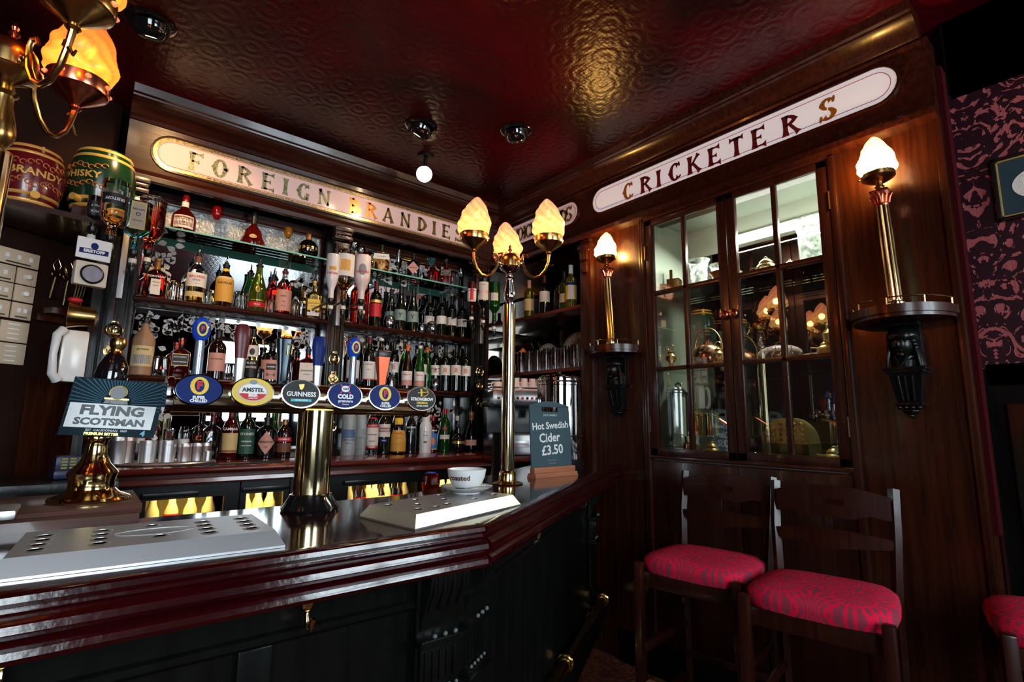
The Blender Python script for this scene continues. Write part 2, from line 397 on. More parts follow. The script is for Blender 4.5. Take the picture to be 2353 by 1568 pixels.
def glyph(m, ch, T, mi, t):
    F = lambda p, q, a=.34, b=.21, c=.34: flare(m, p, q, a, b, c, T, mi, t)
    st = lambda x: F((x, 0), (x, 1))
    arm = lambda y, x0, x1, e=.30: F((x0, y), (x1, y), .11, .09, e)
    if ch in 'FE':
        st(.17); arm(.93, .15, .68, .34); arm(.5, .15, .52, .26)
        if ch == 'E': arm(.07, .15, .72, .34)
    elif ch == 'I': st(.15)
    elif ch == 'T': st(.36); F((.0, .92), (.36, .93), .34, .12, .12); F((.36, .93), (.72, .92), .12, .12, .34)
    elif ch == 'O': arcs(m, .40, .5, .36, .52, 0, 360, .17, T, mi, t, 24, 180); arcs(m, .40, .5, .42, .44, -14, 14, .17, T, mi, t, 4)
    elif ch in 'CG':
        arcs(m, .42, .5, .38, .52, 48, 312, .17, T, mi, t, 18, 180, (1.5, 1.5)); F((.70, .76), (.66, 1.02), .08, .10, .04)
        if ch == 'C': F((.66, .10), (.76, .24), .16, .10, .04)
        else: F((.66, 0), (.66, .44), .12, .15, .26)
    elif ch == 'D': st(.17); arcs(m, .15, .5, .58, .5, -90, 90, .17, T, mi, t, 14, 0)
    elif ch in 'RB':
        st(.17); arcs(m, .18, .73, .50, .27, -90, 90, .15, T, mi, t, 12, 0)
        if ch == 'R': F((.38, .50), (.74, .0), .14, .15, .30)
        else: arcs(m, .18, .26, .56, .28, -90, 90, .16, T, mi, t, 12, 0)
    elif ch == 'N': F((.14, 0), (.14, 1), .26, .13, .2); F((.12, .97), (.66, .05), .2, .17, .2); F((.66, 0), (.66, 1), .16, .12, .26)
    elif ch == 'A': F((.40, 1), (.10, 0), .10, .11, .28); F((.38, 1), (.72, 0), .16, .19, .30); F((.2, .34), (.6, .34), .10, .08, .10)
    elif ch == 'K': st(.17); F((.22, .42), (.70, 1), .10, .12, .28); F((.36, .56), (.76, 0), .14, .16, .30)
    elif ch == 'H': st(.15); st(.66); arm(.5, .15, .66, .11)
    elif ch == 'S':
        arcs(m, .38, .74, .31, .28, 40, 262, .15, T, mi, t, 12, 180, (1.6, 1)); arcs(m, .36, .27, .34, .29, 82, -138, .16, T, mi, t, 12, 0, (1, 1.6))
        F((.60, .74), (.66, 1.03), .08, .12, .04); F((.10, .26), (.05, -.03), .08, .12, .04)
GW = dict(F=.68, E=.72, I=.30, T=.72, O=.80, C=.78, G=.78, D=.74, R=.76, B=.74, N=.80, A=.80, K=.78, H=.8, S=.70)

# ------------------------------------------------------------------ room shell
Z0, ZC = .10, 2.93
struct('floor', M().box(-2.6, 3.3, -2.1, 3.6, Z0-.1, Z0), CARP)
struct('ceiling', M().box(-2.6, 3.3, -2.1, 3.6, ZC, ZC+.1), CEIL)
DW = P('dark_maroon_plaster', (.007, .0015, .0015), .85, spec=.08)
m = M().box(-2.6, 3.3, -2.1, -2.0, Z0, ZC)
struct('wall_front', m, DW)
struct('wall_left', M().box(-2.6, -2.5, -2.0, 3.6, Z0, ZC), DW)
struct('wall_back', M().box(-2.6, 3.3, 3.32, 3.42, Z0, ZC), DW)
def windows(n, x0, x1, z0, z1, nx):
    r = M().box(x0, x1, -2.0, -1.94, z0, z0+.07).box(x0, x1, -2.0, -1.94, z1-.06, z1)
    for i in range(nx+1):
        x = x0+(x1-x0)*i/nx; r.box(x-.03, x+.03, -2.0, -1.94, z0, z1)
    r.box(x0, x1, -2.0, -1.95, z1-.42, z1-.38)
    o = struct('window_%d' % n, r, BLK)
    for i in range(nx):
        a, b = x0+(x1-x0)*i/nx+.03, x0+(x1-x0)*(i+1)/nx-.03
        M().box(a, b, -1.99, -1.985, z0+.07, z1-.42).make('pane', DAY, o); M().box(a, b, -1.99, -1.985, z1-.38, z1-.06).make('pane', DAY, o)
windows(1, 1.30, 2.45, 1.25, 2.50, 2); windows(2, -1.7, -.1, 1.1, 2.85, 3)
# right wall: panelled piers either side of the glazed cupboard
FX = 2.333; PX = 2.38; CR = wood('cupboard_dark_wood', (.020, .0045, .0025), (.042, .010, .005), .28, 'z', .15, .06)
wr = M().box(PX, 2.50, 1.73, 2.14, Z0, 2.52).box(PX, 2.50, .375, .735, Z0, 2.52).box(PX, 2.50, .735, 1.73, Z0, 1.165).box(PX, 2.5, .735, 1.73, 2.48, 2.52)
wr.box(2.5, 2.75, 2.10, 2.14, Z0, 2.52)
wall = struct('wall_right', wr, MWz)
struct('wall_alcove', M().box(2.75, 2.85, 2.1, 3.3, Z0, ZC).box(2.45, 2.75, 3.28, 3.32, Z0, ZC), DW)
struct('wall_right_papered', M().box(2.46, 2.60, -2.0, .360, 1.56, 2.62), DAM)
struct('wall_right_dado', M().box(2.46, 2.60, -2.0, .360, Z0, 1.56).box(2.46, 2.6, -2, .360, 2.62, ZC), BLK)
struct('trim_1', M().box(2.39, 2.47, .360, .377, Z0+.9, 2.72), VELVET)
dr = M(); dr.sweep([(0, 1.50), (.012, 1.505), (.018, 1.52), (.045, 1.53), (.06, 1.548), (.06, 1.565), (.05, 1.573), (0, 1.575)], [(2.46, -2), (2.46, .352)])
struct('trim_2', dr, BLK)
cr = M(); cr.sweep([(0, 2.60), (.02, 2.605), (.03, 2.63), (.05, 2.64), (.065, 2.68), (.10, 2.70), (.11, 2.74), (.16, 2.80), (.20, 2.86), (.24, 2.87), (.24, ZC), (0, ZC)][::-1], [(2.46, -2), (2.46, .352)])
struct('trim_3', cr, BLK)
pd = M().box(2.445, 2.46, .06, .31, .3, 1.44, b=.006).box(2.445, 2.46, -.6, -.02, .3, 1.44, b=.006)
struct('dado_panel', pd, BLK)
struct('baseboard_right', M().box(2.36, 2.38, .375, 1.95, Z0, .26, b=.004), BLK)
# deal edging strips on the end pier
M().box(2.366, 2.382, .377, .40, Z0, 2.5, b=.003).make('edge_strip', MWz, wall)
for y in (1.742, 2.128): M().box(2.362, 2.382, y-.011, y+.011, Z0, 2.5, b=.004).make('edge_strip', MWz, wall)
# fascia and cornice running round the corner
fas = M(); pth = [(.03, 3.6), (.03, 3.0), (FX, 3.0), (FX, .372)]
FAS = [(.0, 2.50), (.018, 2.505), (.020, 2.53), (.004, 2.545), (0, 2.56), (0, 2.80), (.008, 2.82), (-.09, 2.82), (-.09, 2.50)]
fp = [(.03, 3.25), (.03, 3.0), (FX, 3.0), (FX, .378)]
# travel so that the room lies on the right-hand side
fas.sweep([(o, z) for o, z in FAS], [(.03, 3.0), (FX, 3.0), (FX, .378)]); fas.box(.0315, .08, 3.06, 3.3, 2.51, 2.82)
struct('trim_4', fas, MW)
cor = M(); cor.sweep([(-.02, 2.80), (.012, 2.802), (.018, 2.812), (.012, 2.822), (.02, 2.826), (.03, 2.84), (.05, 2.862), (.085, 2.882), (.095, 2.884), (.098, 2.892), (.112, 2.896), (.115, 2.905), (.125, ZC), (-.02, ZC)], [(.03, 3.0), (FX, 3.0), (FX, .40)])
struct('trim_5', cor, MW)
struct('soffit', M().box(.03, 2.36, 3.0, 3.3, 2.50, 2.52).box(FX, 2.75, 2.12, 3.3, 2.50, 2.52), MW)

# ------------------------------------------------------------------ signs
def stadium(hw, hh_, n=12):
    r = hh_; p = []
    for i in range(n+1): a = -PI/2+PI*i/n; p.append((hw-r+r*math.cos(a), r*math.sin(a)))
    for i in range(n+1): a = PI/2+PI*i/n; p.append((-hw+r+r*math.cos(a), r*math.sin(a)))
    return p
def ringm(m, hw, hh_, t, z0, z1, T, mi):
    a, b = stadium(hw, hh_), stadium(hw-t, hh_-t); n = len(a)
    for i in range(n): j = (i+1) % n; m.prism([a[i], a[j], b[j], b[i]], z0, z1, mi, T)
def sign(label, T, hw, hh_, word, xs, size, z0, mats, facem, gold=False, gr=None):
    t = thing('sign', label, 'sign', T.translation[:]); Ti = Matrix.Translation(-T.translation) @ T
    M().prism(stadium(hw, hh_), 0, .004, 0, Ti).make('sign_glass', facem, t)
    fr = M(); ringm(fr, hw+.010, hh_+.010, .010, 0, .010, Ti, 0); fr.make('sign_frame', MW, t)
    if gold: g = M(); ringm(g, hw, hh_, .017, .0041, .0052, Ti, 0); g.make('gold_border', GLEAF, t)
    l = M(); ringm(l, hw-.020, hh_-.020, .0022, .0042, .0056, Ti, 0); l.make('red_line', REDLINE, t)
    for i, ch in enumerate(word):
        if ch == ' ': continue
        k = M(); sx = size*.98
        Tl = Ti @ Matrix.Translation((xs[i]-GW[ch]/2*sx, z0-size/2, .0043)) @ Matrix.Diagonal((sx, size, 1, 1))
        # red outline behind, letter on top
        glyph(k, ch, Tl, 0, .0012)
        o = k.make('letter', mats[i], t, smooth=0)
    return t
TB = face_T((1.145, 3.0, 2.675), (1, 0, 0), (0, 0, 1))
fx = [.319, .432, .551, .671, .765, .864, .986, 0, 1.176, 1.285, 1.401, 1.526, 1.651, 1.746, 1.842, 1.95]
GG = P('green_gold_leaf', (.24, .22, .10), .3, .6); k = NT(GG); n = k.noise(k.coord(), 110, 3, 1); k.l(k.ramp(n.outputs[0], [(.35, (.12, .12, .05)), (.62, (.48, .45, .24))]), k.b.inputs['Base Color'])
sign('long white oval-ended sign reading foreign brandies over the back bar', TB, 1.01, .086, 'FOREIGN BRANDIES', [x-1.145 for x in fx], .098, -.004, [GG]*8+[LETO, LETO]+[LETR]*6, SIGN, True)
TR = face_T((FX, 1.272, 2.705), (0, -1, 0), (0, 0, 1))
cy = [1.79, 1.668, 1.58, 1.479, 1.367, 1.252, 1.135, 1.028, .885, .733]
sign('long white oval-ended sign reading cricketers over the glazed cupboard', TR, .79, .077, 'CRICKETERS', [1.272-y for y in cy], .098, -.012, [LETO]+[LETD]*6+[LETD, LETD, LETO], SIGNR)
TCH = face_T((FX, 2.575, 2.705), (0, -1, 0), (0, 0, 1))
chs = 'CHOICE BRANDS'; cx_ = [-.30, -.245, -.185, -.14, -.10, -.045, 0, .045, .10, .155, .205, .255, .30]
sign('short white sign reading choice brands above the corner shelves', TCH, .385, .074, chs, cx_, .095, 0, [LETR]*13, SIGN)

# ------------------------------------------------------------------ back bar
bb = thing('back_bar', 'dark mahogany back bar of shelves, mirrors and pilasters below the foreign brandies sign', 'back bar', (0, 0, 0))
MY = 3.16
def pilaster(x0, x1, nm='pilaster'):
    m = M(); m.box(x0, x1, 2.985, MY, 1.15, 2.50, b=.004)
    for i in range(3):
        x = x0+(x1-x0)*(i+.5)/3; m.box(x-.009, x+.009, 2.978, 2.99, 1.22, 2.1, b=.003)
    o = m.make(nm, BLK if nm == 'pilaster' else MWz, bb)
    c = M(); xc = (x0+x1)/2; w_ = (x1-x0)/2
    for z0, z1, d, e in ((2.475, 2.50, .045, .006), (2.455, 2.475, .035, 0), (2.425, 2.445, .04, .004), (2.395, 2.405, .03, -.004)):
        c.box(xc-w_-e, xc+w_+e, 2.985-d, 2.99, z0, z1, b=.003)
    for i in range(5): c.sph((xc-w_+.008+i*(2*w_-.016)/4, 2.955, 2.448), .008, 8)
    c.box(xc-w_*.8, xc+w_*.8, 2.955, 2.99, 2.23, 2.40, b=.004)
    for i in range(5): c.box(xc-w_*.55, xc+w_*.55, 2.945, 2.96, 2.26+i*.027, 2.272+i*.027, b=.002)
    c.make('corbel_capital', MWz, bb)
pilaster(.015, .135); pilaster(1.052, 1.155); pilaster(2.075, 2.20)
M().box(-.02, .016, 2.90, 3.25, 1.10, 2.50).make('end_panel', BLK, bb)
def mirror(x0, x1, z0, z1, mat=MIRROR):
    M().box(x0, x1, MY, MY+.006, z0, z1).make('mirror', mat, bb)
    f = M()
    for a in ((x0, x1, z0, z0+.018), (x0, x1, z1-.018, z1), (x0, x0+.018, z0, z1), (x1-.018, x1, z0, z1)): f.box(a[0], a[1], MY-.02, MY+.01, a[2], a[3], b=.003)
    f.make('mirror_frame', MW, bb)
for x0, x1 in ((.135, 1.052), (1.155, 2.075)):
    mirror(x0, x1, 1.95, 2.48); mirror(x0, x1, 1.575, 1.915); mirror(x0, x1, 1.17, 1.535)
    for z, nm in ((1.932, 'shelf'), (1.555, 'shelf')):
        s = M(); s.sweep([(0, z-.030), (.006, z-.028), (.010, z-.02), (.012, z-.012), (.006, z-.004), (0, z), (-.17, z), (-.17, z-.030)], [(x0-.004, 2.985), (x1+.004, 2.985)]); s.make(nm, MW, bb)
M().box(.0, 2.36, MY+.006, 3.25, 1.1, 2.5).make('back_panel', MW, bb)
# etched foliage on mirrors: leaves and tendrils, real thin leaf shapes
def foliage(x0, x1, z0, z1, n, seed, sz=.035):
    rnd = random.Random(seed); m = M()
    for i in range(n):
        x, z = rnd.uniform(x0, x1), rnd.uniform(z0, z1); a = rnd.uniform(0, 2*PI); L = sz*rnd.uniform(.7, 1.3); W = L*.34
        p = [(0, 0), (L*.3, W), (L*.6, W*.9), (L, 0), (L*.6, -W*.9), (L*.3, -W)]
        T = face_T((x, MY-.0006, z), (math.cos(a), 0, math.sin(a)), (-math.sin(a), 0, math.cos(a)))
        m.prism([p[0], p[1], p[2], p[3], (L*.5, 0)], 0, .0005, 0, T); m.prism([p[0], (L*.5, -.001), p[3], p[4], p[5]], 0, .0005, 0, T)
    o = m.make('etched_foliage', ETCH, bb, smooth=0); o['kind'] = 'stuff'
foliage(.17, .34, 1.70, 1.88, 45, 1); foliage(.33, .62, 1.80, 1.89, 60, 2); foliage(.16, .30, 2.0, 2.44, 60, 3, .04)
foliage(.17, .32, 1.36, 1.5, 60, 4); foliage(.92, 1.02, 1.99, 2.2, 30, 5, .04); foliage(1.36, 2.0, 1.80, 1.89, 90, 6); foliage(1.2, 2.02, 2.28, 2.44, 110, 7, .04); foliage(.94, 1.02, 1.78, 1.89, 22, 9)
foliage(1.75, 2.05, 1.3, 1.5, 50, 8)
ET2 = P('etched_band_satin', (.50, .55, .56), .38, .55)
o = M().box(.155, 1.032, MY-.0012, MY-.0004, 2.31, 2.462).make('etched_band', ET2, bb)
k = NT(ET2); n = k.noise(k.coord((1, 1, 1)), 30, 4, 2.5); k.bump(n.outputs[0], 1, .01)
k.l(k.ramp(n.outputs[0], [(.4, (.38, .42, .43)), (.6, (.66, .68, .66))]), k.b.inputs['Base Color'])
# glass shelves
for x0, x1 in ((.14, 1.047), (1.16, 2.07)):
    g = M().box(x0, x1, 2.99, 3.155, 2.288, 2.296); g.make('glass_shelf', SHELFG, bb)
    M().box(x0, x1, 2.9865, 2.99, 2.288, 2.296).make('glass_shelf_edge', GEDGE, bb)
# counter
ct = M(); ct.sweep([(0, 1.15), (.012, 1.147), (.016, 1.138), (.014, 1.128), (.004, 1.120), (-.5, 1.12), (-.5, 1.15)], [(.0, 2.66), (2.2, 2.66)])
ct.box(1.93, 2.34, 2.42, 2.68, 1.12, 1.15)
o = tag(ct.make('worktop', LEDGE, None), 'red-brown wooden worktop along the foot of the back bar mirrors', 'worktop')
ld = M(); ld.sweep([(0, 1.108), (.006, 1.106), (.008, 1.09), (.004, 1.084), (-.12, 1.084), (-.12, 1.108)], [(.05, 2.585), (.80, 2.585)])
ld.make('lower_ledge', LEDGE, o)
ld = M(); ld.sweep([(0, 1.108), (.006, 1.106), (.008, 1.09), (.004, 1.084), (-.12, 1.084), (-.12, 1.108)], [(.806, 2.585), (2.0, 2.585)]); ld.make('lower_ledge', LEDGE, o)
M().box(.03, 2.2, 2.62, 3.2, 1.086, 1.12).make('worktop_core', MW, o)
# undercounter bottle coolers
ORD = ['first', 'second', 'third', 'fourth', 'fifth', 'sixth', 'seventh', 'eighth', 'ninth', 'tenth', 'eleventh']
def cooler(x0, x1, wx0, wx1, nb, lab, seed, dark=False):
    t = thing('bottle_cooler', lab, 'cooler', ((x0+x1)/2, 2.64, 0)); ox = (x0+x1)/2
    b = M(); D = .5
    b.box(x0-ox, x1-ox, 0, .02, 1.02, 1.08).box(x0-ox, wx0-ox, 0, .02, .30, 1.02).box(wx1-ox, x1-ox, 0, .02, .30, 1.02).box(wx0-ox, wx1-ox, 0, .02, .30, .40)
    b.box(x0-ox, x0-ox+.01, .02, D, .3, 1.08).box(x1-ox-.01, x1-ox, .02, D, .3, 1.08).box(x0-ox, x1-ox, .02, D, 1.06, 1.08).box(x0-ox, x1-ox, D-.01, D, .3, 1.08).box(x0-ox, x1-ox, .02, D, .3, .32)
    b.make('cooler_body', BLACK, t)
    M().box(wx0-ox, wx1-ox, .012, .016, .40, 1.02).make('glass_door', PANE, t)
    M().box(wx0-ox, wx1-ox, .03, .32, .845, .855).make('wire_shelf', STEEL, t)
    M().box(wx0-ox, wx1-ox, .35, .37, .45, 1.04).make('cooler_lining', P('cooler_lining', (.75, .55, .22), .5), t)
    M().box(wx0-ox+.01, wx1-ox-.01, .03, .05, 1.035, 1.045).make('strip_light', FRL, t)
    M().box(-.10, .10, -.022, -.002, 1.030, 1.052, b=.005).make('door_handle', BLACK, t)
    rnd = random.Random(seed)
    for i in range(nb):
        x = wx0+(wx1-wx0)*(i+.5)/nb; q = thing('bottle', f'{ORD[i]} chilled bottle from the left in the {lab.split(" lit")[0]} bottle cooler', 'bottle', (x, 2.76, .855), 0, 'small bottles in the coolers')
        mat = (P('pale_label_bottle', (.75, .55, .30), .4) if not dark else [GDARK, GBROWN, MC['pale_label_bottle']][rnd.randrange(3)])
        M().lathe([(.026, 0), (.027, .004), (.027, .10), (.014, .135), (.0125, .165), (.0145, .167), (.0145, .178), (0, .178)], 16).make('bottle_body', mat, q)
        M().lathe([(.0278, .03), (.0278, .09)], 16).make('label', [PAPER, CREAML, REDP][rnd.randrange(3)], q)
cooler(.06, .585, .24, .525, 4, 'left lit black bottle cooler under the worktop', 1)
cooler(.59, .80, .615, .775, 3, 'narrow lit black bottle cooler under the worktop', 2)
cooler(.805, 1.52, 1.09, 1.49, 11, 'middle lit black bottle cooler under the worktop', 3, True)
cooler(1.525, 1.95, 1.60, 1.85, 5, 'right lit black bottle cooler under the worktop', 5)
for wx in (.38, .69, 1.29, 1.72): light('cooler_light', 'AREA', (wx, 2.70, 1.03), .8, (1, .72, .22), .16, (0, .3, -1), .03)

# ------------------------------------------------------------------ corner alcove with shelves
al = thing('corner_shelves', 'mirrored corner shelves between the back bar and the glazed cupboard', 'shelves', (0, 0, 0))
M().box(2.742, 2.75, 2.14, 3.28, 1.15, 2.5).make('mirror', AMIRROR, al)
M().box(2.36, 2.742, 3.27, 3.278, 1.15, 2.5).make('mirror', AMIRROR, al)
for z in (2.095, 1.70): M().box(2.365, 2.74, 2.14, 3.27, z-.022, z, b=.003).make('shelf', wood('alcove_shelf', (.10, .014, .008), (.16, .03, .016), .25, 'y'), al)
jm = M().box(2.345, 2.40, 2.105, 2.195, 1.0, 2.50, b=.006).box(2.335, 2.41, 2.095, 2.205, 2.44, 2.47, b=.004)
for i in range(4): jm.sph((2.338, 2.115+i*.024, 2.425), .010, 8)
jm.box(2.325, 2.345, 2.12, 2.18, 2.36, 2.44, b=.006).box(2.33, 2.345, 2.125, 2.175, 2.28, 2.35, b=.005)
jm.make('carved_jamb', MWz, al)
M().lathe([(0, 0), (.022, 0), (.03, .004), (.022, .010), (.012, .012), (.010, .018), (0, .019)], 20, T=face_T((2.342, 2.15, 1.80), (0, -1, 0), (0, 0, 1))).make('rosette', MWz, al)

# ------------------------------------------------------------------ glazed cupboard (right wall)
cb_ = thing('glazed_cupboard', 'tall dark wood cupboard with two six-pane glazed doors and brass inside', 'cupboard', (0, 0, 0))
fr = M()
for y0, y1, z0, z1 in ((.735, .762, .25, 2.52), (1.705, 1.73, .25, 2.52)): fr.box(2.352, 2.39, y0, y1, z0, z1, b=.006)
fr.box(2.352, 2.39, .735, 1.73, 2.488, 2.52, b=.006).box(2.350, 2.39, .762, 1.705, 1.172, 1.188, b=.004)
fr.make('door_frame', CR, cb_)
# lower cupboard doors
for y0, y1 in ((.765, 1.228), (1.232, 1.702)):
    d = M().box(2.366, 2.384, y0, y1, .30, 1.160, b=.003).box(2.360, 2.372, y0+.09, y1-.09, .42, 1.02, b=.004)
    o = d.make('lower_door', CR, cb_)
o = M().lathe([(0, 0), (.020, 0), (.021, .003), (.012, .005), (.006, .010), (0, .011)], 16, T=face_T((2.366, 1.13, .94), (0, -1, 0), (0, 0, 1))).make('door_escutcheon', BRASSD, cb_)
ins = M().box(2.43, 2.75, 1.69, 1.73, 1.165, 2.52).box(2.40, 2.75, .735, .765, 1.165, 2.52).box(2.39, 2.75, .735, 1.73, 1.15, 1.172).box(2.39, 2.75, .735, 1.73, 2.50, 2.52)
ins.make('cupboard_lining', P('grey_green_lining', (.32, .34, .29), .5, bump=.1), cb_)
M().box(2.742, 2.748, .765, 1.69, 1.172, 2.33).make('back_mirror', AMIRROR, cb_)
M().box(2.735, 2.75, .765, 1.69, 2.33, 2.50).make('top_panel', P('white_inner_panel', (.75, .76, .68), .4), cb_)
for z in (2.062, 1.642): M().box(2.41, 2.735, .77, 1.69, z-.007, z).make('glass_shelf', CSHELF, cb_)
tb = M().cyl((2.71, .80, 2.37), (2.71, 1.42, 2.37), .014); tb.make('fluorescent_tube', TUBE, cb_)
M().box(2.72, 2.74, .78, 1.44, 2.34, 2.40, b=.003).make('tube_fitting', WHITE, cb_)
def sash(y0, y1, nm):
    o = M()
    x0, x1 = 2.356, 2.386
    o.box(x0, x1, y0, y0+.045, 1.19, 2.486, b=.004).box(x0, x1, y1-.045, y1, 1.19, 2.486, b=.004).box(x0, x1, y0, y1, 2.452, 2.486, b=.004).box(x0, x1, y0, y1, 1.19, 1.228, b=.004)
    d = o.make('glazed_door', CR, cb_)
    ym = (y0+y1)/2; g = M().box(x0+.004, x1, ym-.011, ym+.011, 1.22, 2.46, b=.004)
    for z in (2.062, 1.642): g.box(x0+.004, x1, y0+.04, y1-.04, z-.011, z+.011, b=.004)
    g.make('glazing_bars', CR, d)
    zz = [1.228, 1.642, 2.062, 2.452]
    for i in range(3):
        for a, b in ((y0+.04, ym), (ym, y1-.04)):
            M().box(2.375, 2.378, a, b, zz[i], zz[i+1]).make('pane', PANE, d)
    yk = y0+.022 if nm else y1-.022
    M().lathe([(.008, 0), (.008, .01), (.021, .014), (.022, .020), (.014, .026), (0, .028)], 20, T=face_T((x0, yk, 1.877), (0, -1, 0), (0, 0, 1))).make('knob', COPPER, d)
    for z in (1.35, 2.30): M().cyl((x0-.003, (y1 if nm else y0)-.0, z-.04), (x0-.003, (y1 if nm else y0), z+.04), .004, 8).make('hinge', P('dark_hinge', (.08, .04, .02), .4, .8), d)
sash(.764, 1.225, False); sash(1.229, 1.703, True)
light('cupboard_tube_glow', 'AREA', (2.62, 1.12, 2.345), 34, (.93, 1, .86), .6, (-.25, 0, -1), .03)

# ------------------------------------------------------------------ brackets with column lamps
FLP = [(.030, 0), (.048, .006), (.059, .022), (.062, .040), (.060, .060), (.054, .082), (.046, .102), (.038, .120), (.027, .138), (.017, .152), (.008, .161), (0, .165)]
def flame(parent, mat, sc=1, seed=0, loc=(0, 0, 0)):
    m = M(); n = 48; v = []; f = []; fo = []
    prof = []
    for j in range(30):
        t = j/29*(len(FLP)-1); i = min(int(t), len(FLP)-2); s = t-i; prof.append((FLP[i][0]*(1-s)+FLP[i+1][0]*s, FLP[i][1]*(1-s)+FLP[i+1][1]*s))
    for r, z in prof:
        for i in range(n):
            a = 2*PI*i/n; q = r*(1+.15*abs(math.sin(3.5*(a+z*20+seed)))**.7-.07+.055*math.sin(3*a-z*95+seed))
            fo.append(abs(math.sin(3.5*(a+z*20+seed)))**.7); lx = .16*max(0, z-.05); v.append((q*math.cos(a)*sc+lx*math.cos(seed*2)*sc*.6, q*math.sin(a)*sc+lx*math.sin(seed*2)*.6*sc, z*sc))
    for j in range(29):
        for i in range(n): f.append((j*n+i, j*n+(i+1) % n, (j+1)*n+(i+1) % n, (j+1)*n+i))
    f.append(tuple(range(n-1, -1, -1))); m.add(v, f)
    o = m.make('flame_shade', mat, parent, smooth=60, loc=loc)
    A = o.data.attributes.new('fold', 'FLOAT', 'POINT'); A.data.foreach_set('value', fo); return o
GAL = [(0, 0), (.010, 0), (.012, .006), (.020, .010), (.034, .016), (.050, .026), (.055, .030), (.056, .046), (.053, .048), (.050, .046), (.050, .032), (0, .030)]
def wall_lamp(y, label):
    t = thing('wall_bracket', 'carved head bracket with half-round railed shelf, %s of the cupboard' % ('right' if y < 1 else 'left'), 'bracket', (PX, y, 0))
    # half round shelf
    pts = [(0, -.195), (-.10, -.175)]
    pts = [(0, .168)]+[(-.205*math.sin(PI*i/18), .168*math.cos(PI*i/18)) for i in range(1, 18)]+[(0, -.168)]
    s = M().prism(pts, 1.755, 1.785); s.prism([(x*.95, q*.96) for x, q in pts], 1.742, 1.755); s.make('shelf_board', MWz, t)
    rail = [(-.192*math.sin(PI*i/18), .156*math.cos(PI*i/18), 1.812) for i in range(0, 19)]
    M().tube(rail, .0028, 8).make('gallery_rail', BRASS, t)
    for i in (1, 5, 9, 13, 17): M().cyl((rail[i][0], rail[i][1], 1.785), rail[i], .003, 8).make('rail_post', BRASS, t)
    # carved backing with female head mask
    b = M().box(-.022, 0, -.05, .05, 1.575, 1.742, b=.004).box(-.07, 0, -.058, .058, 1.725, 1.742, b=.004).box(-.075, 0, -.060, .060, 1.548, 1.566, b=.004).box(-.08, 0, -.066, .066, 1.560, 1.572, b=.003)
    b.add([(-.066, -.05, 1.548), (-.066, .05, 1.548), (0, .05, 1.548), (0, -.05, 1.548), (-.045, -.036, 1.440), (-.045, .036, 1.440), (0, .036, 1.440), (0, -.036, 1.440)], [(0, 1, 5, 4), (1, 2, 6, 5), (3, 0, 4, 7), (4, 5, 6, 7), (0, 3, 2, 1)])
    for q in (-.022, 0, .022): b.cyl((-.068, q, 1.54), (-.049, q*.75, 1.45), .0055, 8)
    b.box(-.055, 0, -.042, .042, 1.430, 1.442, b=.003)
    for q in (-.03, -.01, .01, .03): b.sph((-.042, q, 1.424), .009, 8)
    b.sph((-.026, 0, 1.412), .022, 12, sc=(1, 1.2, .7)).sph((-.024, 0, 1.394), .009, 8)
    b.make('carved_bracket', BLK, t)
    h = M(); cz = 1.655
    h.sph((-.062, 0, cz), .040, 20, sc=(1, .86, 1.22))                     # face
    h.sph((-.050, 0, cz+.030), .046, 20, sc=(.95, 1.08, .85))              # hair dome
    h.lathe([(.043, 0), (.049, .006), (.043, .012)], 20, T=Matrix.Translation((-.055, 0, cz+.020)) @ Matrix.Rotation(R_(-14), 4, 'Y'))
    h.sph((-.101, 0, cz-.002), .008, 10, sc=(1.2, .75, 2.1)); h.sph((-.098, 0, cz-.024), .007, 10, sc=(.8, 1.5, .55)); h.sph((-.092, 0, cz-.040), .011, 10)
    for q in (-1, 1):
        h.sph((-.092, q*.015, cz+.008), .0065, 8, sc=(.8, 1.4, .8)); h.sph((-.094, q*.015, cz+.019), .008, 8, sc=(.6, 1.6, .5))
        for a in range(5): h.sph((-.070+.006*a, q*(.034+.002*a), cz+.022-.012*a), .011, 8)
        for a in range(3): h.tube([(-.056+.012*a, q*.038, cz-.01), (-.060+.012*a, q*(.046+.004*a), cz-.045), (-.060+.010*a, q*(.05+.004*a), cz-.082)], [.006, .008, .004], 8)
    for a in range(4): h.tube([(-.045-.01*a, .036-.006*a, cz-.045), (-.07-.008*a, 0, cz-.062-.006*a), (-.045-.01*a, -.036+.006*a, cz-.045)], .006, 8)
    h.lathe([(.030, -.085), (.034, -.06), (.022, -.045), (.020, -.03)], 16, c=(-.052, 0, cz))
    h.make('carved_head', BLK, t)
    # the lamp itself
    l = thing('column_lamp', label, 'lamp', (PX-.10, y-(.005 if y < 1 else .02), 1.785), 0, 'column lamps on wall brackets'); l.rotation_euler = (R_(-1.6 if y < 1 else -3.2), 0, 0)
    M().lathe([(0, 0), (.036, 0), (.036, .008), (.030, .012), (.031, .020), (.024, .026), (.024, .03), (0, .03)], 24).make('lamp_base', BRASS, l)
    M().lathe([(.0215, .03), (.020, .40)], 48, fn=lambda a, z: 1+.05*math.cos(12*a)).make('fluted_column', BRASS, l)
    c = M().lathe([(.021, .40), (.023, .405), (.020, .41), (.022, .43), (.032, .452), (.034, .455)], 24)
    for i in range(8):
        a = i*PI/4; c.tube([(.020*math.cos(a), .020*math.sin(a), .41), (.026*math.cos(a), .026*math.sin(a), .432), (.036*math.cos(a), .036*math.sin(a), .445), (.033*math.cos(a), .033*math.sin(a), .436)], [.006, .006, .004, .003], 6)
    c.box(-.03, .03, -.03, .03, .455, .462, b=.002); c.make('corinthian_capital', COPPER, l)
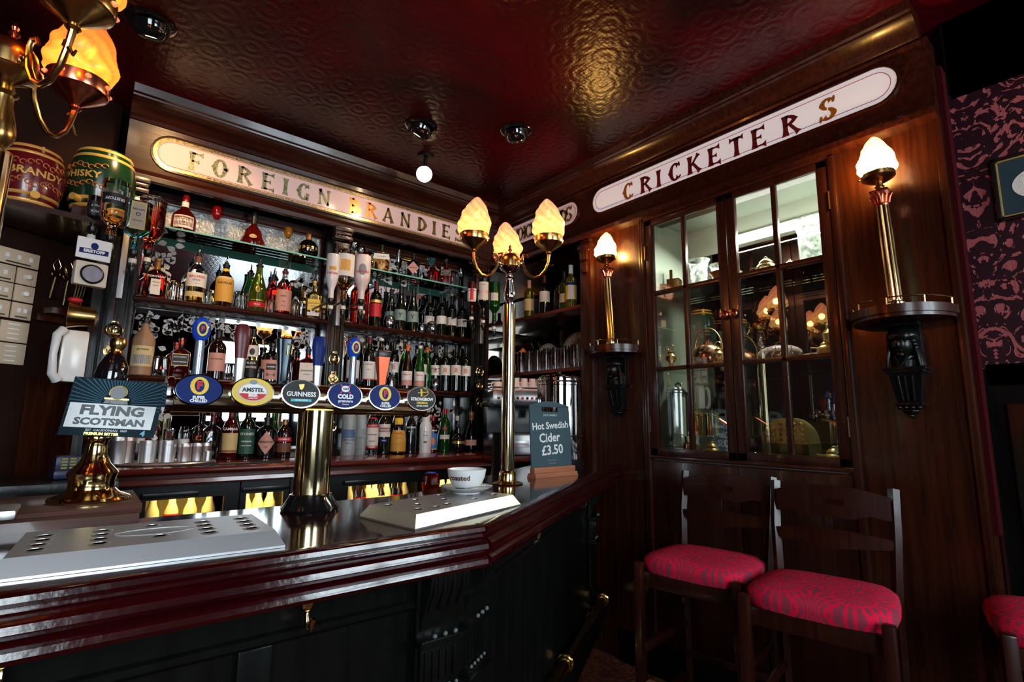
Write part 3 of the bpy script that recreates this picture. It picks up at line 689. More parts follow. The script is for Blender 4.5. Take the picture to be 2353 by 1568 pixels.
    M().lathe([(.012, .462), (.018, .468), (.011, .474), (.017, .480), (.012, .486)]+[(r, z+.486) for r, z in GAL[2:]], 28).make('shade_gallery', BRASSD, l)
    for i in range(3):
        a = R_(120*i-20); M().cyl((.05*math.cos(a), .05*math.sin(a), .525), (.068*math.cos(a), .068*math.sin(a), .525), .003, 6).make('gallery_screw', BRASS, l)
    flame(l, FLAMEW, 1.0, y*3, (0, 0, .520))
    light('column_lamp_bulb', 'POINT', (PX-.10, y+.045, 2.37), 25, (1, .66, .28), .02)
    return t
wall_lamp(.555, 'fluted brass column lamp with glowing flame shade right of the cupboard')
wall_lamp(1.915, 'fluted brass column lamp with glowing flame shade left of the cupboard')

# ------------------------------------------------------------------ bar
E2 = Vector((.747, 1.015)); DD = Vector((.864, .504)).normalized(); NN = Vector((DD.y, -DD.x))
def bp(s, off): q = E2+DD*s-NN*off; return (q.x, q.y)
bar = thing('bar_counter', 'long angled bar counter with polished top, red rolled edge and black boarded front', 'bar', (0, 0, 0))
top = [(-1.3, 1.015), (E2.x, E2.y), bp(1.86, 0), bp(1.86, .40), (2.36, 2.36), bp(1.9, .42), (.861, 1.56), (.15, 1.56), (.15, 1.62), (-1.3, 1.62)]
top = [(-1.3, 1.02), (E2.x, 1.02), bp(1.86, .004), (2.36, 2.30), bp(1.75, .42), (.861, 1.56), (.15, 1.56), (-1.3, 1.56)]
M().prism(top, 1.085, 1.12).make('bar_top', BAR, bar)
ED = [(-.02, 1.121), (.004, 1.121), (.012, 1.117), (.014, 1.109), (.010, 1.102), (.004, 1.100), (.006, 1.095), (.016, 1.091), (.026, 1.083), (.028, 1.073), (.022, 1.065), (.012, 1.062), (.018, 1.056), (.026, 1.050), (.028, 1.041), (.022, 1.033), (.006, 1.028), (-.03, 1.028)]
M().sweep(ED, [(-1.3, E2.y), (E2.x, E2.y)]).make('rolled_edge', EDGE, bar)
M().sweep(ED, [tuple(E2), bp(1.86, 0)]).make('rolled_edge', EDGE, bar)
M().prism([(-1.3, 1.13), (.80, 1.13), bp(1.86, .11), (2.36, 2.28), bp(1.75, .40), (.87, 1.54), (-1.3, 1.54)], .30, 1.085).make('bar_body', BLK, bar)
# front mouldings, straight part
a = M(); a.sweep([(0, 1.03), (.012, 1.03), (.012, .955), (.020, .95), (.020, .938), (.012, .93), (0, .93)], [(-1.3, 1.13), (.80, 1.13), bp(1.86, .11)]); a.make('front_rail', BLK, bar)
a = M(); a.sweep([(0, .30), (.05, .30), (.05, .36), (.035, .385), (.02, .40), (0, .41)], [(-1.3, 1.13), (.80, 1.13), bp(1.86, .11)]); a.make('bottom_rail', BLK, bar)
for x in (-.9, -.3, .3): M().box(x-.03, x+.03, 1.118, 1.132, .41, .93, b=.003).make('stile', BLK, bar)
# matchboarding on the angled part
nb = 14; s0, s1 = .30, 1.72
for i in range(nb):
    a0 = s0+(s1-s0)*i/nb+.003; a1 = s0+(s1-s0)*(i+1)/nb-.003
    M().prism([bp(a0, .11), bp(a0+.004, .102), bp(a1-.004, .102), bp(a1, .11), bp(a1, .12), bp(a0, .12)], .41, .928).make('board', BLK, bar)
M().prism([bp(1.73, .115), bp(1.73, .095), bp(1.80, .095), bp(1.80, .115)], .41, .93).make('stile', BLK, bar)
# carved corbels under the corner
def corbel(o, r, n_, w_=.115):
    T = Matrix.Identity(4)
    for i in range(3): T[i][0] = r[i]; T[i][1] = n_[i]; T[i][2] = (0, 0, 1)[i]; T[i][3] = o[i]
    m = M(); m.T = T  # local x along, y outwards, z up (z=0 is the top)
    m.box(0, w_, 0, .012, -.50, 0, b=.003)
    pr = [(0, 0), (.055, 0), (.06, -.02), (.055, -.05), (.035, -.09), (.022, -.12), (.02, -.14), (0, -.14)]
    k = len(pr); v = [(x, y, z) for x in (.008, w_-.008) for y, z in pr]
    m.add(v, [tuple(range(k)), tuple(range(2*k-1, k-1, -1))]+[(j, (j+1) % k, k+(j+1) % k, k+j) for j in range(k)])
    for i in range(4): m.tube([(.02+i*(w_-.04)/3, .058, -.01), (.02+i*(w_-.04)/3, .058, -.05), (.02+i*(w_-.04)/3, .035, -.095)], .006, 6)
    m.box(-.004, w_+.004, 0, .045, -.165, -.155, b=.002).box(0, w_, 0, .035, -.176, -.165, b=.002)
    m.box(.006, w_-.006, 0, .024, -.265, -.176, b=.002)
    for i in range(5): m.box(.016+i*(w_-.04)/4, .024+i*(w_-.04)/4, .02, .029, -.25, -.185, b=.002)
    m.box(-.002, w_+.002, 0, .040, -.280, -.268, b=.002).box(-.004, w_+.004, 0, .046, -.288, -.280, b=.002)
    m.make('carved_corbel', BLK, bar)
    s = M(); s.T = T
    for i in range(3): s.sph((.03+i*(w_-.06)/2, .044, -.148), .0055, 8)
    for i in range(5): s.sph((.018+i*(w_-.036)/4, .034, -.262), .0045, 8)
    s.make('carved_beads', P('grey_bead_paint', (.10, .12, .13), .25), bar)['kind'] = 'stuff'  # beads in a lighter grey than the black corbel
corbel((.635, 1.118, 1.028), (1, 0, 0), (0, -1, 0))
q = bp(.08, .098); corbel((q[0], q[1], 1.028), (DD.x, DD.y, 0), (NN.x, NN.y, 0))
q = bp(1.60, .098); corbel((q[0], q[1], 1.028), (DD.x, DD.y, 0), (NN.x, NN.y, 0), .09)
# rubber service strip on the staff side of the bar
M().prism([(.19, 1.575), (.86, 1.575), bp(.75, .435), bp(.75, .50), (.84, 1.66), (.19, 1.66)], 1.075, 1.10).make('service_strip', RUBBER, bar)
# foot rail
fr_ = thing('foot_rail', 'brass foot rail running along the angled front of the bar', 'rail', (0, 0, 0))
p0, p1 = bp(.2, .05), bp(1.82, .05)
M().cyl((*p0, .44), (*p1, .44), .021, 20).make('rail_tube', BRASS, fr_)
for s in (.95, 1.72):
    q = bp(s, .05); q2 = bp(s, .12)
    M().tube([(q[0]+.028*math.cos(g)*NN.x, q[1]+.028*math.cos(g)*NN.y, .44+.028*math.sin(g)) for g in [2*PI*i/20 for i in range(20)]], .006, 8, close=True).make('rail_ring', BRASS, fr_)
    M().cyl((*q, .415), (*q2, .36), .008, 8).make('rail_bracket', BRASSD, fr_)
# coat hooks
def hook(x, y, z, n_, lab):
    t = thing('coat_hook', lab, 'hook', (x, y, z), math.atan2(n_[1], n_[0])+PI/2, 'brass hooks under the bar edge')
    b = M().prism([(-.009, 0)]+[(.009*math.cos(R_(g)), .030+.009*math.sin(R_(g))) for g in range(0, 181, 30)][::1]+[(-.006, -.012), (0, -.018), (.006, -.012)], 0, .004, 0, face_T((0, 0, 0), (1, 0, 0), (0, 0, 1)))
    b = M(); b.lathe([(0, 0), (.012, 0), (.012, .003), (0, .004)], 16, T=Matrix.Translation((0, 0, .02)) @ Matrix.Rotation(R_(90), 4, 'X') @ Matrix.Diagonal((1, 2.2, 1, 1))); b.make('hook_plate', BRASS, t)
    M().tube([(0, -.004, -.004), (0, -.006, -.022), (0, -.014, -.032), (0, -.026, -.034), (0, -.034, -.026), (0, -.036, -.010)], [.004, .0045, .0045, .0045, .005, .006], 10).make('hook_arm', BRASS, t)
    for z_ in (.012, .032): M().sph((0, -.004, z_), .0035, 8, sc=(1, .4, 1)).make('screw', DSTEEL, t)
hook(.386, 1.105, .988, (0, -1), 'brass double-screw coat hook on the black front of the bar, lower centre')
hook(-.052, 1.105, 1.00, (0, -1), 'brass coat hook cut by the bottom left corner')
for s, lb in ((.66, 'curved brass hook under the angled bar edge, nearer one'), (1.42, 'curved brass hook under the angled bar edge, farther one')):
    q = bp(s, .10)
    hook(q[0], q[1], .985, (NN.x, NN.y), lb)

# left return counter, pump box
t = thing('return_counter', 'dark return counter running back from the pump box at the left', 'counter', (0, 0, 0))
M().box(-1.3, -.16, 1.76, 2.25, .95, 1.078, b=.004).make('counter_body', BLK, t)
rc = M(); rc.sweep([(0, 1.10), (.01, 1.098), (.014, 1.088), (.008, 1.078), (-1.1, 1.078), (-1.1, 1.10)], [(-.15, 1.76), (-.15, 2.25)]); rc.make('counter_top', MWy, t)
pb = thing('pump_box', 'raised worn mahogany box behind the left drip tray', 'box', (0, 0, 0))
M().box(-1.2, .128, 1.515, 1.755, 1.04, 1.146).make('box_body', BOXW, pb)
s = M(); s.sweep([(0, 1.140), (.008, 1.142), (.012, 1.150), (.008, 1.158), (0, 1.162), (-.28, 1.162), (-.28, 1.140)], [(-1.2, 1.512), (.130, 1.512)]); s.make('box_lid', BOXW, pb)
M().box(-.118, -.082, 1.485, 1.60, 1.150, 1.170, b=.006).make('hinge_block', STEEL, pb)

# ------------------------------------------------------------------ bottles
PROF = {
 'wine': [(.90, 0), (1, .015), (1, .60), (.97, .66), (.80, .715), (.52, .76), (.40, .80), (.37, .85), (.36, .96), (.42, .965), (.42, .985), (.36, 1)],
 'burg': [(.90, 0), (1, .015), (1, .38), (.95, .47), (.80, .58), (.60, .69), (.44, .78), (.37, .85), (.35, .96), (.42, .965), (.42, .985), (.35, 1)],
 'spirit': [(.90, 0), (1, .015), (1, .60), (.96, .66), (.78, .73), (.50, .79), (.40, .83), (.36, .88), (.36, .96), (.40, .965), (.40, 1)],
 'short': [(.90, 0), (1, .02), (1, .62), (.97, .68), (.80, .73), (.45, .77), (.34, .80), (.32, .92), (.38, .93), (.38, 1)],
 'bulb': [(.90, 0), (1, .02), (.97, .30), (.88, .45), (.72, .56), (.45, .65), (.34, .70), (.30, .85), (.36, .87), (.36, 1)],
 'xo': [(.75, 0), (.95, .02), (1, .07), (.93, .16), (.72, .30), (.68, .38), (.64, .46), (.40, .56), (.24, .62), (.20, .70), (.22, .80), (.22, .92), (.2, 1)],
 'gm': [(.75, 0), (.96, .03), (1, .12), (1, .34), (.92, .46), (.62, .56), (.36, .62), (.30, .68), (.27, .86), (.25, .96), (.25, 1)],
 'ball': [(.45, 0), (.75, .06), (.95, .20), (1, .34), (.93, .50), (.72, .64), (.40, .73), (.24, .76), (.24, .97), (.2, 1)],
 'tall': [(.92, 0), (1, .015), (1, .70), (.96, .75), (.75, .80), (.50, .83), (.44, .86), (.44, .98), (.40, 1)],
 'sqr': [(.94, 0), (1, .02), (1, .60), (.94, .65), (.60, .70), (.32, .73), (.28, .76), (.27, .93), (.33, .94), (.33, 1)],
 'friar': [(.80, 0), (1, .03), (1, .30), (.90, .42), (.70, .52), (.78, .60), (.82, .70), (.66, .80), (.40, .87), (.34, .90), (.34, 1)],
 'wavy': [(.95, 0), (1, .03), (.92, .10), (1, .18), (1, .60), (.96, .70), (.8, .77), (.62, .82), (.62, .98), (.55, 1)],
 'malibu': [(.96, 0), (1, .02), (1, .50), (.92, .58), (.62, .72), (.46, .80), (.42, .86), (.42, 1)],
}
def radat(prof, t):
    for (r0, z0), (r1, z1) in zip(prof, prof[1:]):
        if z0 <= t <= z1: return r0+(r1-r0)*(t-z0)/max(1e-6, z1-z0)
    return prof[-1][0]
CAPK = P('black_cap', (.01, .01, .01), .35); CAPR = P('red_cap', (.45, .01, .012), .35); CAPW = P('white_cap', (.80, .78, .75), .4); CAPG = P('gold_cap', (.75, .50, .15), .3, .7)
CAPM = P('maroon_capsule', (.10, .008, .012), .35); CAPO = P('orange_capsule', (.75, .16, .02), .4); CAPB = P('bronze_cap', (.35, .16, .06), .35, .6)
NB = [0]
def bottle(lab, x, y, z, h, r, kind, gm_, cap=None, capz=.86, fill=None, upper=None, labs=(), text=(), spout=False, sq=0, flat=1, cat='bottle', group=None, inv=False, name='bottle', rz=None, stop=None):
    face = math.atan2(-y, -x) if rz is None else rz
    t = thing(name, lab, cat, (x, y, z+(h if inv else 0)), face+PI/2, group)
    if inv: t.rotation_euler = (PI, 0, face+PI/2+PI)
    pr = [(a*r, b*h) for a, b in PROF[kind]]; body = list(pr)
    if fill is not None:
        zf = fill*h; rf = radat(PROF[kind], fill)*r
        body = [p for p in pr if p[1] < zf]+[(rf, zf-.0004), (rf, zf)]+[p for p in pr if p[1] > zf]
    mats = [gm_] if fill is None else [gm_, upper or GCLR]
    sf = (lambda zz: sq if zz < .64*h else 0) if sq else 0
    fl = flat
    M().lathe(body+[(0, body[-1][1])], 28, mf=(None if fill is None else (lambda zz: 1 if (zz >= fill*h-.0003 if not inv else zz < fill*h-.0005) else 0)), sq=sf, flat=fl).make('bottle_body', mats if not (inv and fill is not None) else mats, t)
    if cap is not None:
        cp = [(q*r+.0009, zz*h) for q, zz in PROF[kind] if zz >= capz]; c0 = radat(PROF[kind], capz)*r+.0009
        M().lathe([(c0, capz*h)]+cp+[(0, h+.001)], 20).make('cap', cap, t)
    if stop == 'ball': M().sph((0, 0, h+.012), .014, 14).make('stopper', GCLR, t)
    if spout:
        M().lathe([(.011, 0), (.012, .004), (.010, .014), (.006, .016)], 14, c=(0, 0, h)).make('pourer_collar', BLACK, t)
        M().tube([(0, 0, h+.012), (0, 0, h+.028), (.002, -.004, h+.042), (.004, -.012, h+.052)], [.0045, .0038, .003, .0022], 8).make('pour_spout', CHROME, t)
    up = -1 if inv else 1
    FR = r*fl
    for L in labs:
        z0, z1, mt, half = L[:4]; shape = L[4] if len(L) > 4 else None
        m = M(); n = 14
        if sq or shape:
            d = -(FR+.0012); w2 = r*half
            if shape == 'diamond': zc, hz = (z0+z1)/2*h, (z1-z0)/2*h; poly = [(0, zc-hz), (w2, zc), (0, zc+hz), (-w2, zc)]
            elif shape == 'oval': zc, hz = (z0+z1)/2*h, (z1-z0)/2*h; poly = [(w2*math.cos(PI*i/10), zc+hz*math.sin(PI*i/10)) for i in range(20)]
            else: poly = [(-w2, z0*h), (w2, z0*h), (w2, z1*h), (-w2, z1*h)]
            if shape and not sq:   # wrap on the round body
                k = 10; vs = []; fs = []
                cxp = (sum(p[0] for p in poly)/len(poly), sum(p[1] for p in poly)/len(poly))
                rings = [[(cxp[0]+(p[0]-cxp[0])*s, cxp[1]+(p[1]-cxp[1])*s) for p in [(a[0]+(b[0]-a[0])*q/6, a[1]+(b[1]-a[1])*q/6) for a, b in zip(poly, poly[1:]+poly[:1]) for q in range(6)]] for s in (.001, .33, .66, 1)]
                K = len(rings[0])
                for R in rings:
                    for (u_, zz) in R: rr_ = radat(PROF[kind], zz/h)*r+.001; a = -PI/2+u_/r; vs.append((rr_*math.cos(a), rr_*math.sin(a), zz))
                for j in range(3):
                    for i in range(K): fs.append((j*K+i, j*K+(i+1) % K, (j+1)*K+(i+1) % K, (j+1)*K+i))
                m.add(vs, fs)
            else: m.prism(poly, 0, .0008, 0, face_T((0, d+.0008, 0), (1, 0, 0), (0, 0, 1)))
        else:
            vs = []; k = 8
            for j in range(k+1):
                zz = z0*h+(z1-z0)*h*j/k; rr_ = radat(PROF[kind], zz/h)*r+.0008
                for i in range(n+1):
                    a = -PI/2+R_(half)*(2*i/n-1); vs.append((rr_*math.cos(a), rr_*math.sin(a)*fl, zz))
            m.add(vs, [(j*(n+1)+i, j*(n+1)+i+1, (j+1)*(n+1)+i+1, (j+1)*(n+1)+i) for j in range(k) for i in range(n)])
        m.make('label', mt, t)
    for (s_, zf, size, mt) in text:
        v, f = text2d(s_, size, .02); m = M(); vs = []
        zc = zf*h; vert = False
        for a, b in v:
            rr_ = radat(PROF[kind], min(.999, max(0, (zc+b)/h)))*r+.0017
            if sq: vs.append((a, -(FR+.0022), zc+b))
            else: q = -PI/2+a/r; vs.append((rr_*math.cos(q), rr_*math.sin(q)*fl, zc+b))
        m.add(vs, f); m.make('lettering', mt, t, smooth=0)
    return t
GS, S1, S3, CT = 2.2965, 1.9325, 1.5555, 1.1505   # glass shelf, upper shelf, middle shelf, worktop
GA = 'bottles on the left glass shelf'; GB = 'bottles on the upper left shelf'; GC = 'bottles on the middle left shelf'; GD = 'bottles on the worktop'; GE = 'bottles on the upper right shelf'; GF = 'bottles on the right glass shelf'; GG_ = 'bottles on the middle right shelf'; GO = 'upside-down optic bottles'
bottle('round dark red liqueur bottle with brown label on the glass shelf', .303, 3.06, GS, .205, .056, 'gm', LDRED, CAPR, .84, labs=[(.08, .40, PAPER, 50), (.10, .38, BROWNL, 47), (.68, .82, PAPER, 180)], text=[('Grand Marnier', .26, .015, WHP), ('LIQUEUR', .18, .006, WHP)], group=GA)
bottle('bell-shaped dark red cognac bottle with small cream oval on the glass shelf', .633, 3.06, GS, .20, .066, 'xo', LDRED, CAPK, .66, labs=[(.19, .31, CREAML, .36, 'oval'), (.80, .84, GOLD, 180)], text=[('Hennessy', .25, .009, BROWNL)], group=GA, stop=None)
bottle('ball-shaped black liqueur bottle with gold band on the left glass shelf', .934, 3.06, GS, .150, .058, 'ball', GBLK, CAPB, .76, labs=[(.30, .42, CAPG, 180)], text=[('CHAMBORD', .36, .010, INK)], group=GA)
# upper left shelf
bottle('square amber liqueur bottle with white strip label at the left shelf end', .215, 3.05, S1, .205, .045, 'sqr', LRED, CAPB, .74, labs=[(.08, .46, PAPER, .45)], text=[('COINTREAU', .52, .013, WHP), ('LIQUEUR', .30, .006, INK), ('TRIPLE SEC', .38, .006, INK)], sq=.8, group=GB)
bottle('clear gold rum bottle with cream label and steel pourer', .387, 3.06, S1, .262, .045, 'spirit', LGOLD, None, fill=.42, labs=[(.34, .62, PAPER, 75), (.14, .24, CREAML, 75), (.86, .98, BROWNL, 180)], text=[('BACARDI', .54, .017, REDP), ('GOLD', .47, .012, INK), ('~ x ~', .40, .010, INK)], spout=True, group=GB)
bottle('yellow-labelled dark coffee liqueur bottle with pourer', .518, 3.06, S1, .240, .043, 'spirit', GBROWN, CAPK, .93, labs=[(.13, .66, ORL, 80), (.64, .70, CREAML, 80), (.84, .9, YEL, 180)], text=[('KAHLUA', .55, .018, INK)], spout=True, group=GB)
bottle('green tapering cognac bottle with red band label and pourer', .682, 3.06, S1, .272, .045, 'burg', GOLIVE, CAPK, .95, labs=[(.10, .20, REDP, 80), (.40, .53, GOLD, .26, 'oval'), (.41, .52, INK, .23, 'oval')], text=[('REMY MARTIN', .235, .010, GOLD), ('V.S.O.P', .15, .010, WHP)], spout=True, group=GB)
bottle('green bottle standing half hidden behind the tapering cognac bottle', .648, 3.125, S1, .24, .03, 'burg', GGREEN, CAPK, .9, group=GB)
bottle('amber spiced rum bottle with orange paper label and pourer', .819, 3.06, S1, .262, .041, 'spirit', LRED, CAPM, .94, fill=.70, labs=[(.10, .56, PINKL, 80)], text=[('Sailor', .42, .014, INK), ('RUM', .30, .008, INK), ('SPICED', .20, .007, INK)], spout=True, group=GB)
bottle('red spirit bottle half hidden behind the spiced rum', .775, 3.125, S1, .235, .028, 'spirit', LRED, CAPK, .92, spout=True, group=GB)
bottle('yellow tequila bottle with yellow label beside the pilaster', .989, 3.06, S1, .235, .041, 'sqr', LGOLD, CAPG, .88, labs=[(.22, .50, YEL, .8), (.08, .17, PAPER, .8)], text=[('Jose Cuervo', .40, .011, INK), ('ESPECIAL', .32, .007, INK)], spout=True, sq=.5, group=GB)
# middle left shelf
bottle('pale wooden-looking cachaca bottle with cream picture label', .196, 3.06, S3, .272, .047, 'spirit', wood('straw_bottle', (.30, .15, .08), (.42, .24, .13), .5, 'z', 0), CAPK, .93, labs=[(.16, .52, CREAML, 65), (.20, .36, GREYP, 50)], text=[('germana', .46, .014, INK)], spout=True, group=GC)
bottle('square brown whiskey bottle with black and gold label, middle shelf', .353, 3.06, S3, .200, .042, 'sqr', LDRED, GCLR, .72, labs=[(.28, .58, CREAML, .82), (.30, .56, INK, .78)], text=[("JACK DANIEL'S", .50, .008, WHP), ('SINGLE BARREL', .38, .008, WHP)], sq=.8, group=GC)
bottle('dark bottle with pinkish handwritten label in front of the bright mirror', .514, 3.06, S3, .262, .041, 'wine', GBROWN, CAPK, .84, labs=[(.16, .52, PINKL, 70)], text=[('Woodbridge', .40, .011, INK)], group=GC)
bottle('slim golden whisky bottle with black neck and bird label', .681, 3.06, S3, .285, .033, 'spirit', LGOLD, CAPK, .84, fill=.9, labs=[(.46, .68, PAPER, 60), (.08, .40, INK, 75), (.49, .62, INK, .4, 'oval')], text=[('BLACK', .34, .015, PAPER), ('GROUSE', .26, .015, PAPER)], group=GC)
t = bottle('squat black rum bottle with paper octopus label and two glass loops', .783, 3.06, S3, .215, .052, 'short', GBLK, CAPK, .86, labs=[(.06, .56, PINKL, 80), (.30, .46, INK, 28)], text=[('KRAKEN', .38, .011, WHP), ('8~~8', .18, .02, INK)], group=GC)
for q in (-1, 1): M().tube([(q*.024, 0, .160), (q*.040, 0, .170), (q*.046, 0, .156), (q*.040, 0, .142), (q*.030, 0, .140)], .004, 8).make('glass_loop', GCLR, t)
bottle('square amaretto bottle with large white label and pourer', .978, 3.06, S3, .205, .050, 'sqr', LDRED, CAPK, .82, labs=[(.08, .58, PAPER, .80)], text=[('DISARONNO', .36, .012, INK), ('*', .48, .02, REDP), ('ORIGINALE', .26, .007, INK)], spout=True, sq=.85, group=GC)
bottle('small pourer-topped bottle behind the amaretto', .905, 3.12, S3, .19, .032, 'short', GBROWN, CAPK, .85, spout=True, group=GC)
# worktop, left bay
bottle('square black unlabelled bottle right of the steel canisters', .515, 3.0, CT, .235, .042, 'sqr', GBLK, CAPM, .80, sq=.8, group=GD)
bottle('dark red bitters bottle with big cream label, left part of the worktop', .598, 3.0, CT, .255, .036, 'spirit', LDRED, CAPM, .85, labs=[(.14, .52, CREAML, 80), (.15, .19, REDP, 80)], text=[('CAMPARI', .60, .018, WHP)], group=GD)
bottle('green-labelled ginger wine bottle on the worktop', .677, 3.0, CT, .265, .037, 'wine', GDARK, CAPK, .86, labs=[(.10, .58, GREENL, 85)], text=[("STONE'S", .48, .018, WHP), ('ORIGINAL', .34, .011, WHP), ('GREEN GINGER', .26, .007, WHP)], group=GD)
bottle('squat black gin bottle with diamond label on the worktop', .773, 3.0, CT, .215, .048, 'short', GBLK, CAPK, .80, labs=[(.10, .66, PINKL, .93, 'diamond')], text=[("HENDRICK'S", .40, .0135, INK), ('GIN', .28, .010, INK)], group=GD)
bottle('brown liqueur bottle with red band left of the tap column', .863, 3.0, CT, .205, .037, 'spirit', GBROWN, CAPB, .86, labs=[(.42, .54, REDP, 80), (.15, .38, BROWNL, 75)], text=[('DRAMBUIE', .48, .013, WHP)], group=GD)
bottle('green bottle behind the diamond-labelled gin', .83, 3.1, CT, .27, .03, 'burg', GGREEN, CAPK, .9, group=GD)
bottle('green bottle behind the green-labelled ginger wine', .64, 3.1, CT, .27, .03, 'burg', GGREEN, CAPR, .9, group=GD)
# worktop, right bay
bottle('frosted vodka bottle with blue mountains, first right of the tap column', 1.215, 2.98, CT, .300, .041, 'tall', GFROST, GFROST, .9, labs=[(.34, .50, P('mountain_print', (.10, .16, .32), .5), 60)], text=[('GREY GOOSE', .30, .013, NAVY), ('VODKA', .24, .009, NAVY), ('- -', .12, .02, REDP)], group=GD)
bottle('frosted slim vodka bottle with grey lettering', 1.295, 3.0, CT, .296, .034, 'tall', GFROST, CAPK, .88, labs=[(.40, .52, P('grey_tree_print', (.30, .34, .36), .5), 55)], text=[('BELVEDERE', .34, .012, GREYP), ('VODKA', .12, .007, GREYP)], group=GD)
bottle('clear vodka bottle with red and white label', 1.371, 3.0, CT, .287, .036, 'spirit', GCLR, CAPR, .86, labs=[(.16, .62, PAPER, 85), (.56, .63, REDP, 85), (.13, .19, REDP, 85), (.74, .77, REDP, 180)], text=[('STOLICHNAYA', .595, .009, WHP), ('Stolichnaya', .42, .012, INK), ('VODKA', .28, .011, BROWNL), ('PREMIUM', .16, .009, WHP)], group=GD)
bottle('dark green pastis bottle with blue and white label', 1.448, 3.0, CT, .292, .036, 'wine', GDARK, CAPK, .86, labs=[(.36, .62, PAPER, 80), (.46, .55, REDP, 80), (.24, .33, NAVY, .8, 'oval')], text=[('PERNOD', .505, .016, WHP), ('PARIS', .285, .009, WHP)], group=GD)
bottle('brown friar-shaped liqueur bottle with parchment label', 1.535, 2.98, CT, .290, .047, 'friar', GBROWN, CREAML, .84, labs=[(.06, .50, ORL, 78), (.62, .76, YEL, 40)], text=[('Frangelico', .44, .015, REDP), ('LIQUEUR', .34, .008, BROWNL), ('B  C  D', .22, .010, BROWNL)], group=GD)
bottle('faceted black vodka bottle with white lettering on the worktop', 1.632, 3.0, CT, .268, .036, 'spirit', GBLK, CAPK, .86, text=[('ERISTOFF', .60, .015, WHP), ('BLACK', .51, .009, WHP)], group=GD)
bottle('plain white coconut liqueur bottle with wavy base', 1.727, 2.98, CT, .245, .040, 'wavy', P('milk_white_bottle', (.80, .82, .86), .25, coat=.5), CAPW, .82, labs=[(.26, .31, BROWNL, 14)], text=[('Trio', .55, .012, NAVY), ('Verde', .46, .012, NAVY)], group=GD)
bottle('red aperitif bottle with bright blue and orange label', 1.805, 3.02, CT, .235, .031, 'spirit', LRED, CAPR, .88, labs=[(.10, .52, P('bright_blue_label', (.02, .22, .65), .5), 80), (.20, .42, P('bright_orange_patch', (.8, .2, .03), .5), .55, 'oval'), (.08, .12, YEL, 80)], text=[('CAMPARI', .60, .014, WHP)], group=GD)
bottle('clear green spirit bottle with red cap and slanted white label', 1.884, 3.0, CT, .284, .036, 'spirit', GGREEN, CAPR, .88, labs=[(.30, .40, PAPER, 60), (.50, .60, REDP, .4, 'diamond')], group=GD)
bottle('ball-shaped dark liqueur bottle with gold band on the worktop', 1.968, 2.96, CT, .165, .043, 'ball', GBLK, GCLR, .76, labs=[(.34, .44, CAPG, 180)], group=GD, spout=True)
bottle('blue liqueur bottle with tall pourer at the right end of the worktop', 2.085, 2.98, CT, .265, .048, 'bulb', LBLUE, CAPB, .80, labs=[(.16, .30, PINKL, 50)], spout=True, fill=.5, group=GD)
bottle('second blue bottle behind the right end one', 2.035, 3.08, CT, .24, .034, 'bulb', LBLUE, CAPW, .86, spout=True, group=GD)
# upper right shelf
bottle('dark wine bottle with bright red label', 1.372, 3.05, S1, .302, .037, 'wine', GDARK, CAPM, .82, labs=[(.22, .50, REDP, 85), (.52, .58, GOLD, 85)], group=GE, name='wine_bottle')
bottle('orange-red spirit bottle behind the red-labelled wine', 1.31, 3.10, S1, .335, .036, 'tall', LRED, CAPR, .9, group=GE)
WA = [(1.546, 'left', 3.05), (1.637, 'right', 3.05)]
for x, n_, y in WA: bottle(f'dark wine bottle with grey-green tree label, {n_} one of the front pair', x, y, S1, .30, .038, 'burg', GDARK, CAPK, .82, labs=[(.22, .46, GRL, 85)], text=[('Y', .33, .04, INK)], group=GE, name='wine_bottle')
for x, n_ in ((1.51, 'left'), (1.68, 'right')): bottle(f'dark wine bottle behind the grey-green labelled pair, {n_} one', x, 3.115, S1, .285, .033, 'burg', GDARK, CAPK, .82, labs=[(.22, .46, GRL, 85)], group=GE, name='wine_bottle')
for i, (x, y) in enumerate(((1.80, 3.11), (1.862, 3.05), (1.905, 3.12), (1.945, 3.05), (1.99, 3.12), (2.03, 3.05))):
    bottle('black wine bottle with plain white label on the upper right shelf, %s from the right' % ['sixth', 'fifth', 'fourth', 'third', 'second', 'first'][i], x, y, S1, .295, .035, 'wine', GDARK, CAPK, .80, labs=[(.28, .47, PAPER, 80)], group=GE, name='wine_bottle')
# right glass shelf
bottle('flat honey whiskey bottle with arched cream label at the left of the right glass shelf', 1.40, 3.06, GS, .185, .052, 'sqr', LAMB, CAPK, .78, labs=[(.52, .62, PAPER, .9), (.43, .52, PAPER, .98)], text=[("JACK DANIEL'S", .52, .008, INK), ('HONEY', .18, .010, CREAML)], sq=.7, group=GF)
bottle('straight black gin bottle with diamond label on the right glass shelf', 1.632, 3.06, GS, .178, .043, 'sqr', GBLK, CAPK, .78, labs=[(.15, .65, PINKL, .9, 'diamond')], text=[("HENDRICK'S", .40, .010, INK)], sq=.2, group=GF)
bottle('square dark whiskey bottle with ball stopper on the right glass shelf', 1.890, 3.06, GS, .175, .046, 'sqr', LDRED, GCLR, .72, labs=[(.38, .60, CREAML, .72), (.40, .58, INK, .68)], text=[("JACK DANIEL'S", .51, .008, WHP), ('SINGLE BARREL', .45, .005, WHP)], sq=.8, stop='ball', group=GF)
bottle('clear decanter-shaped bottle behind the cocktail glass', 1.82, 3.11, GS, .165, .040, 'sqr', LDRED, GCLR, .70, sq=.8, group=GF)
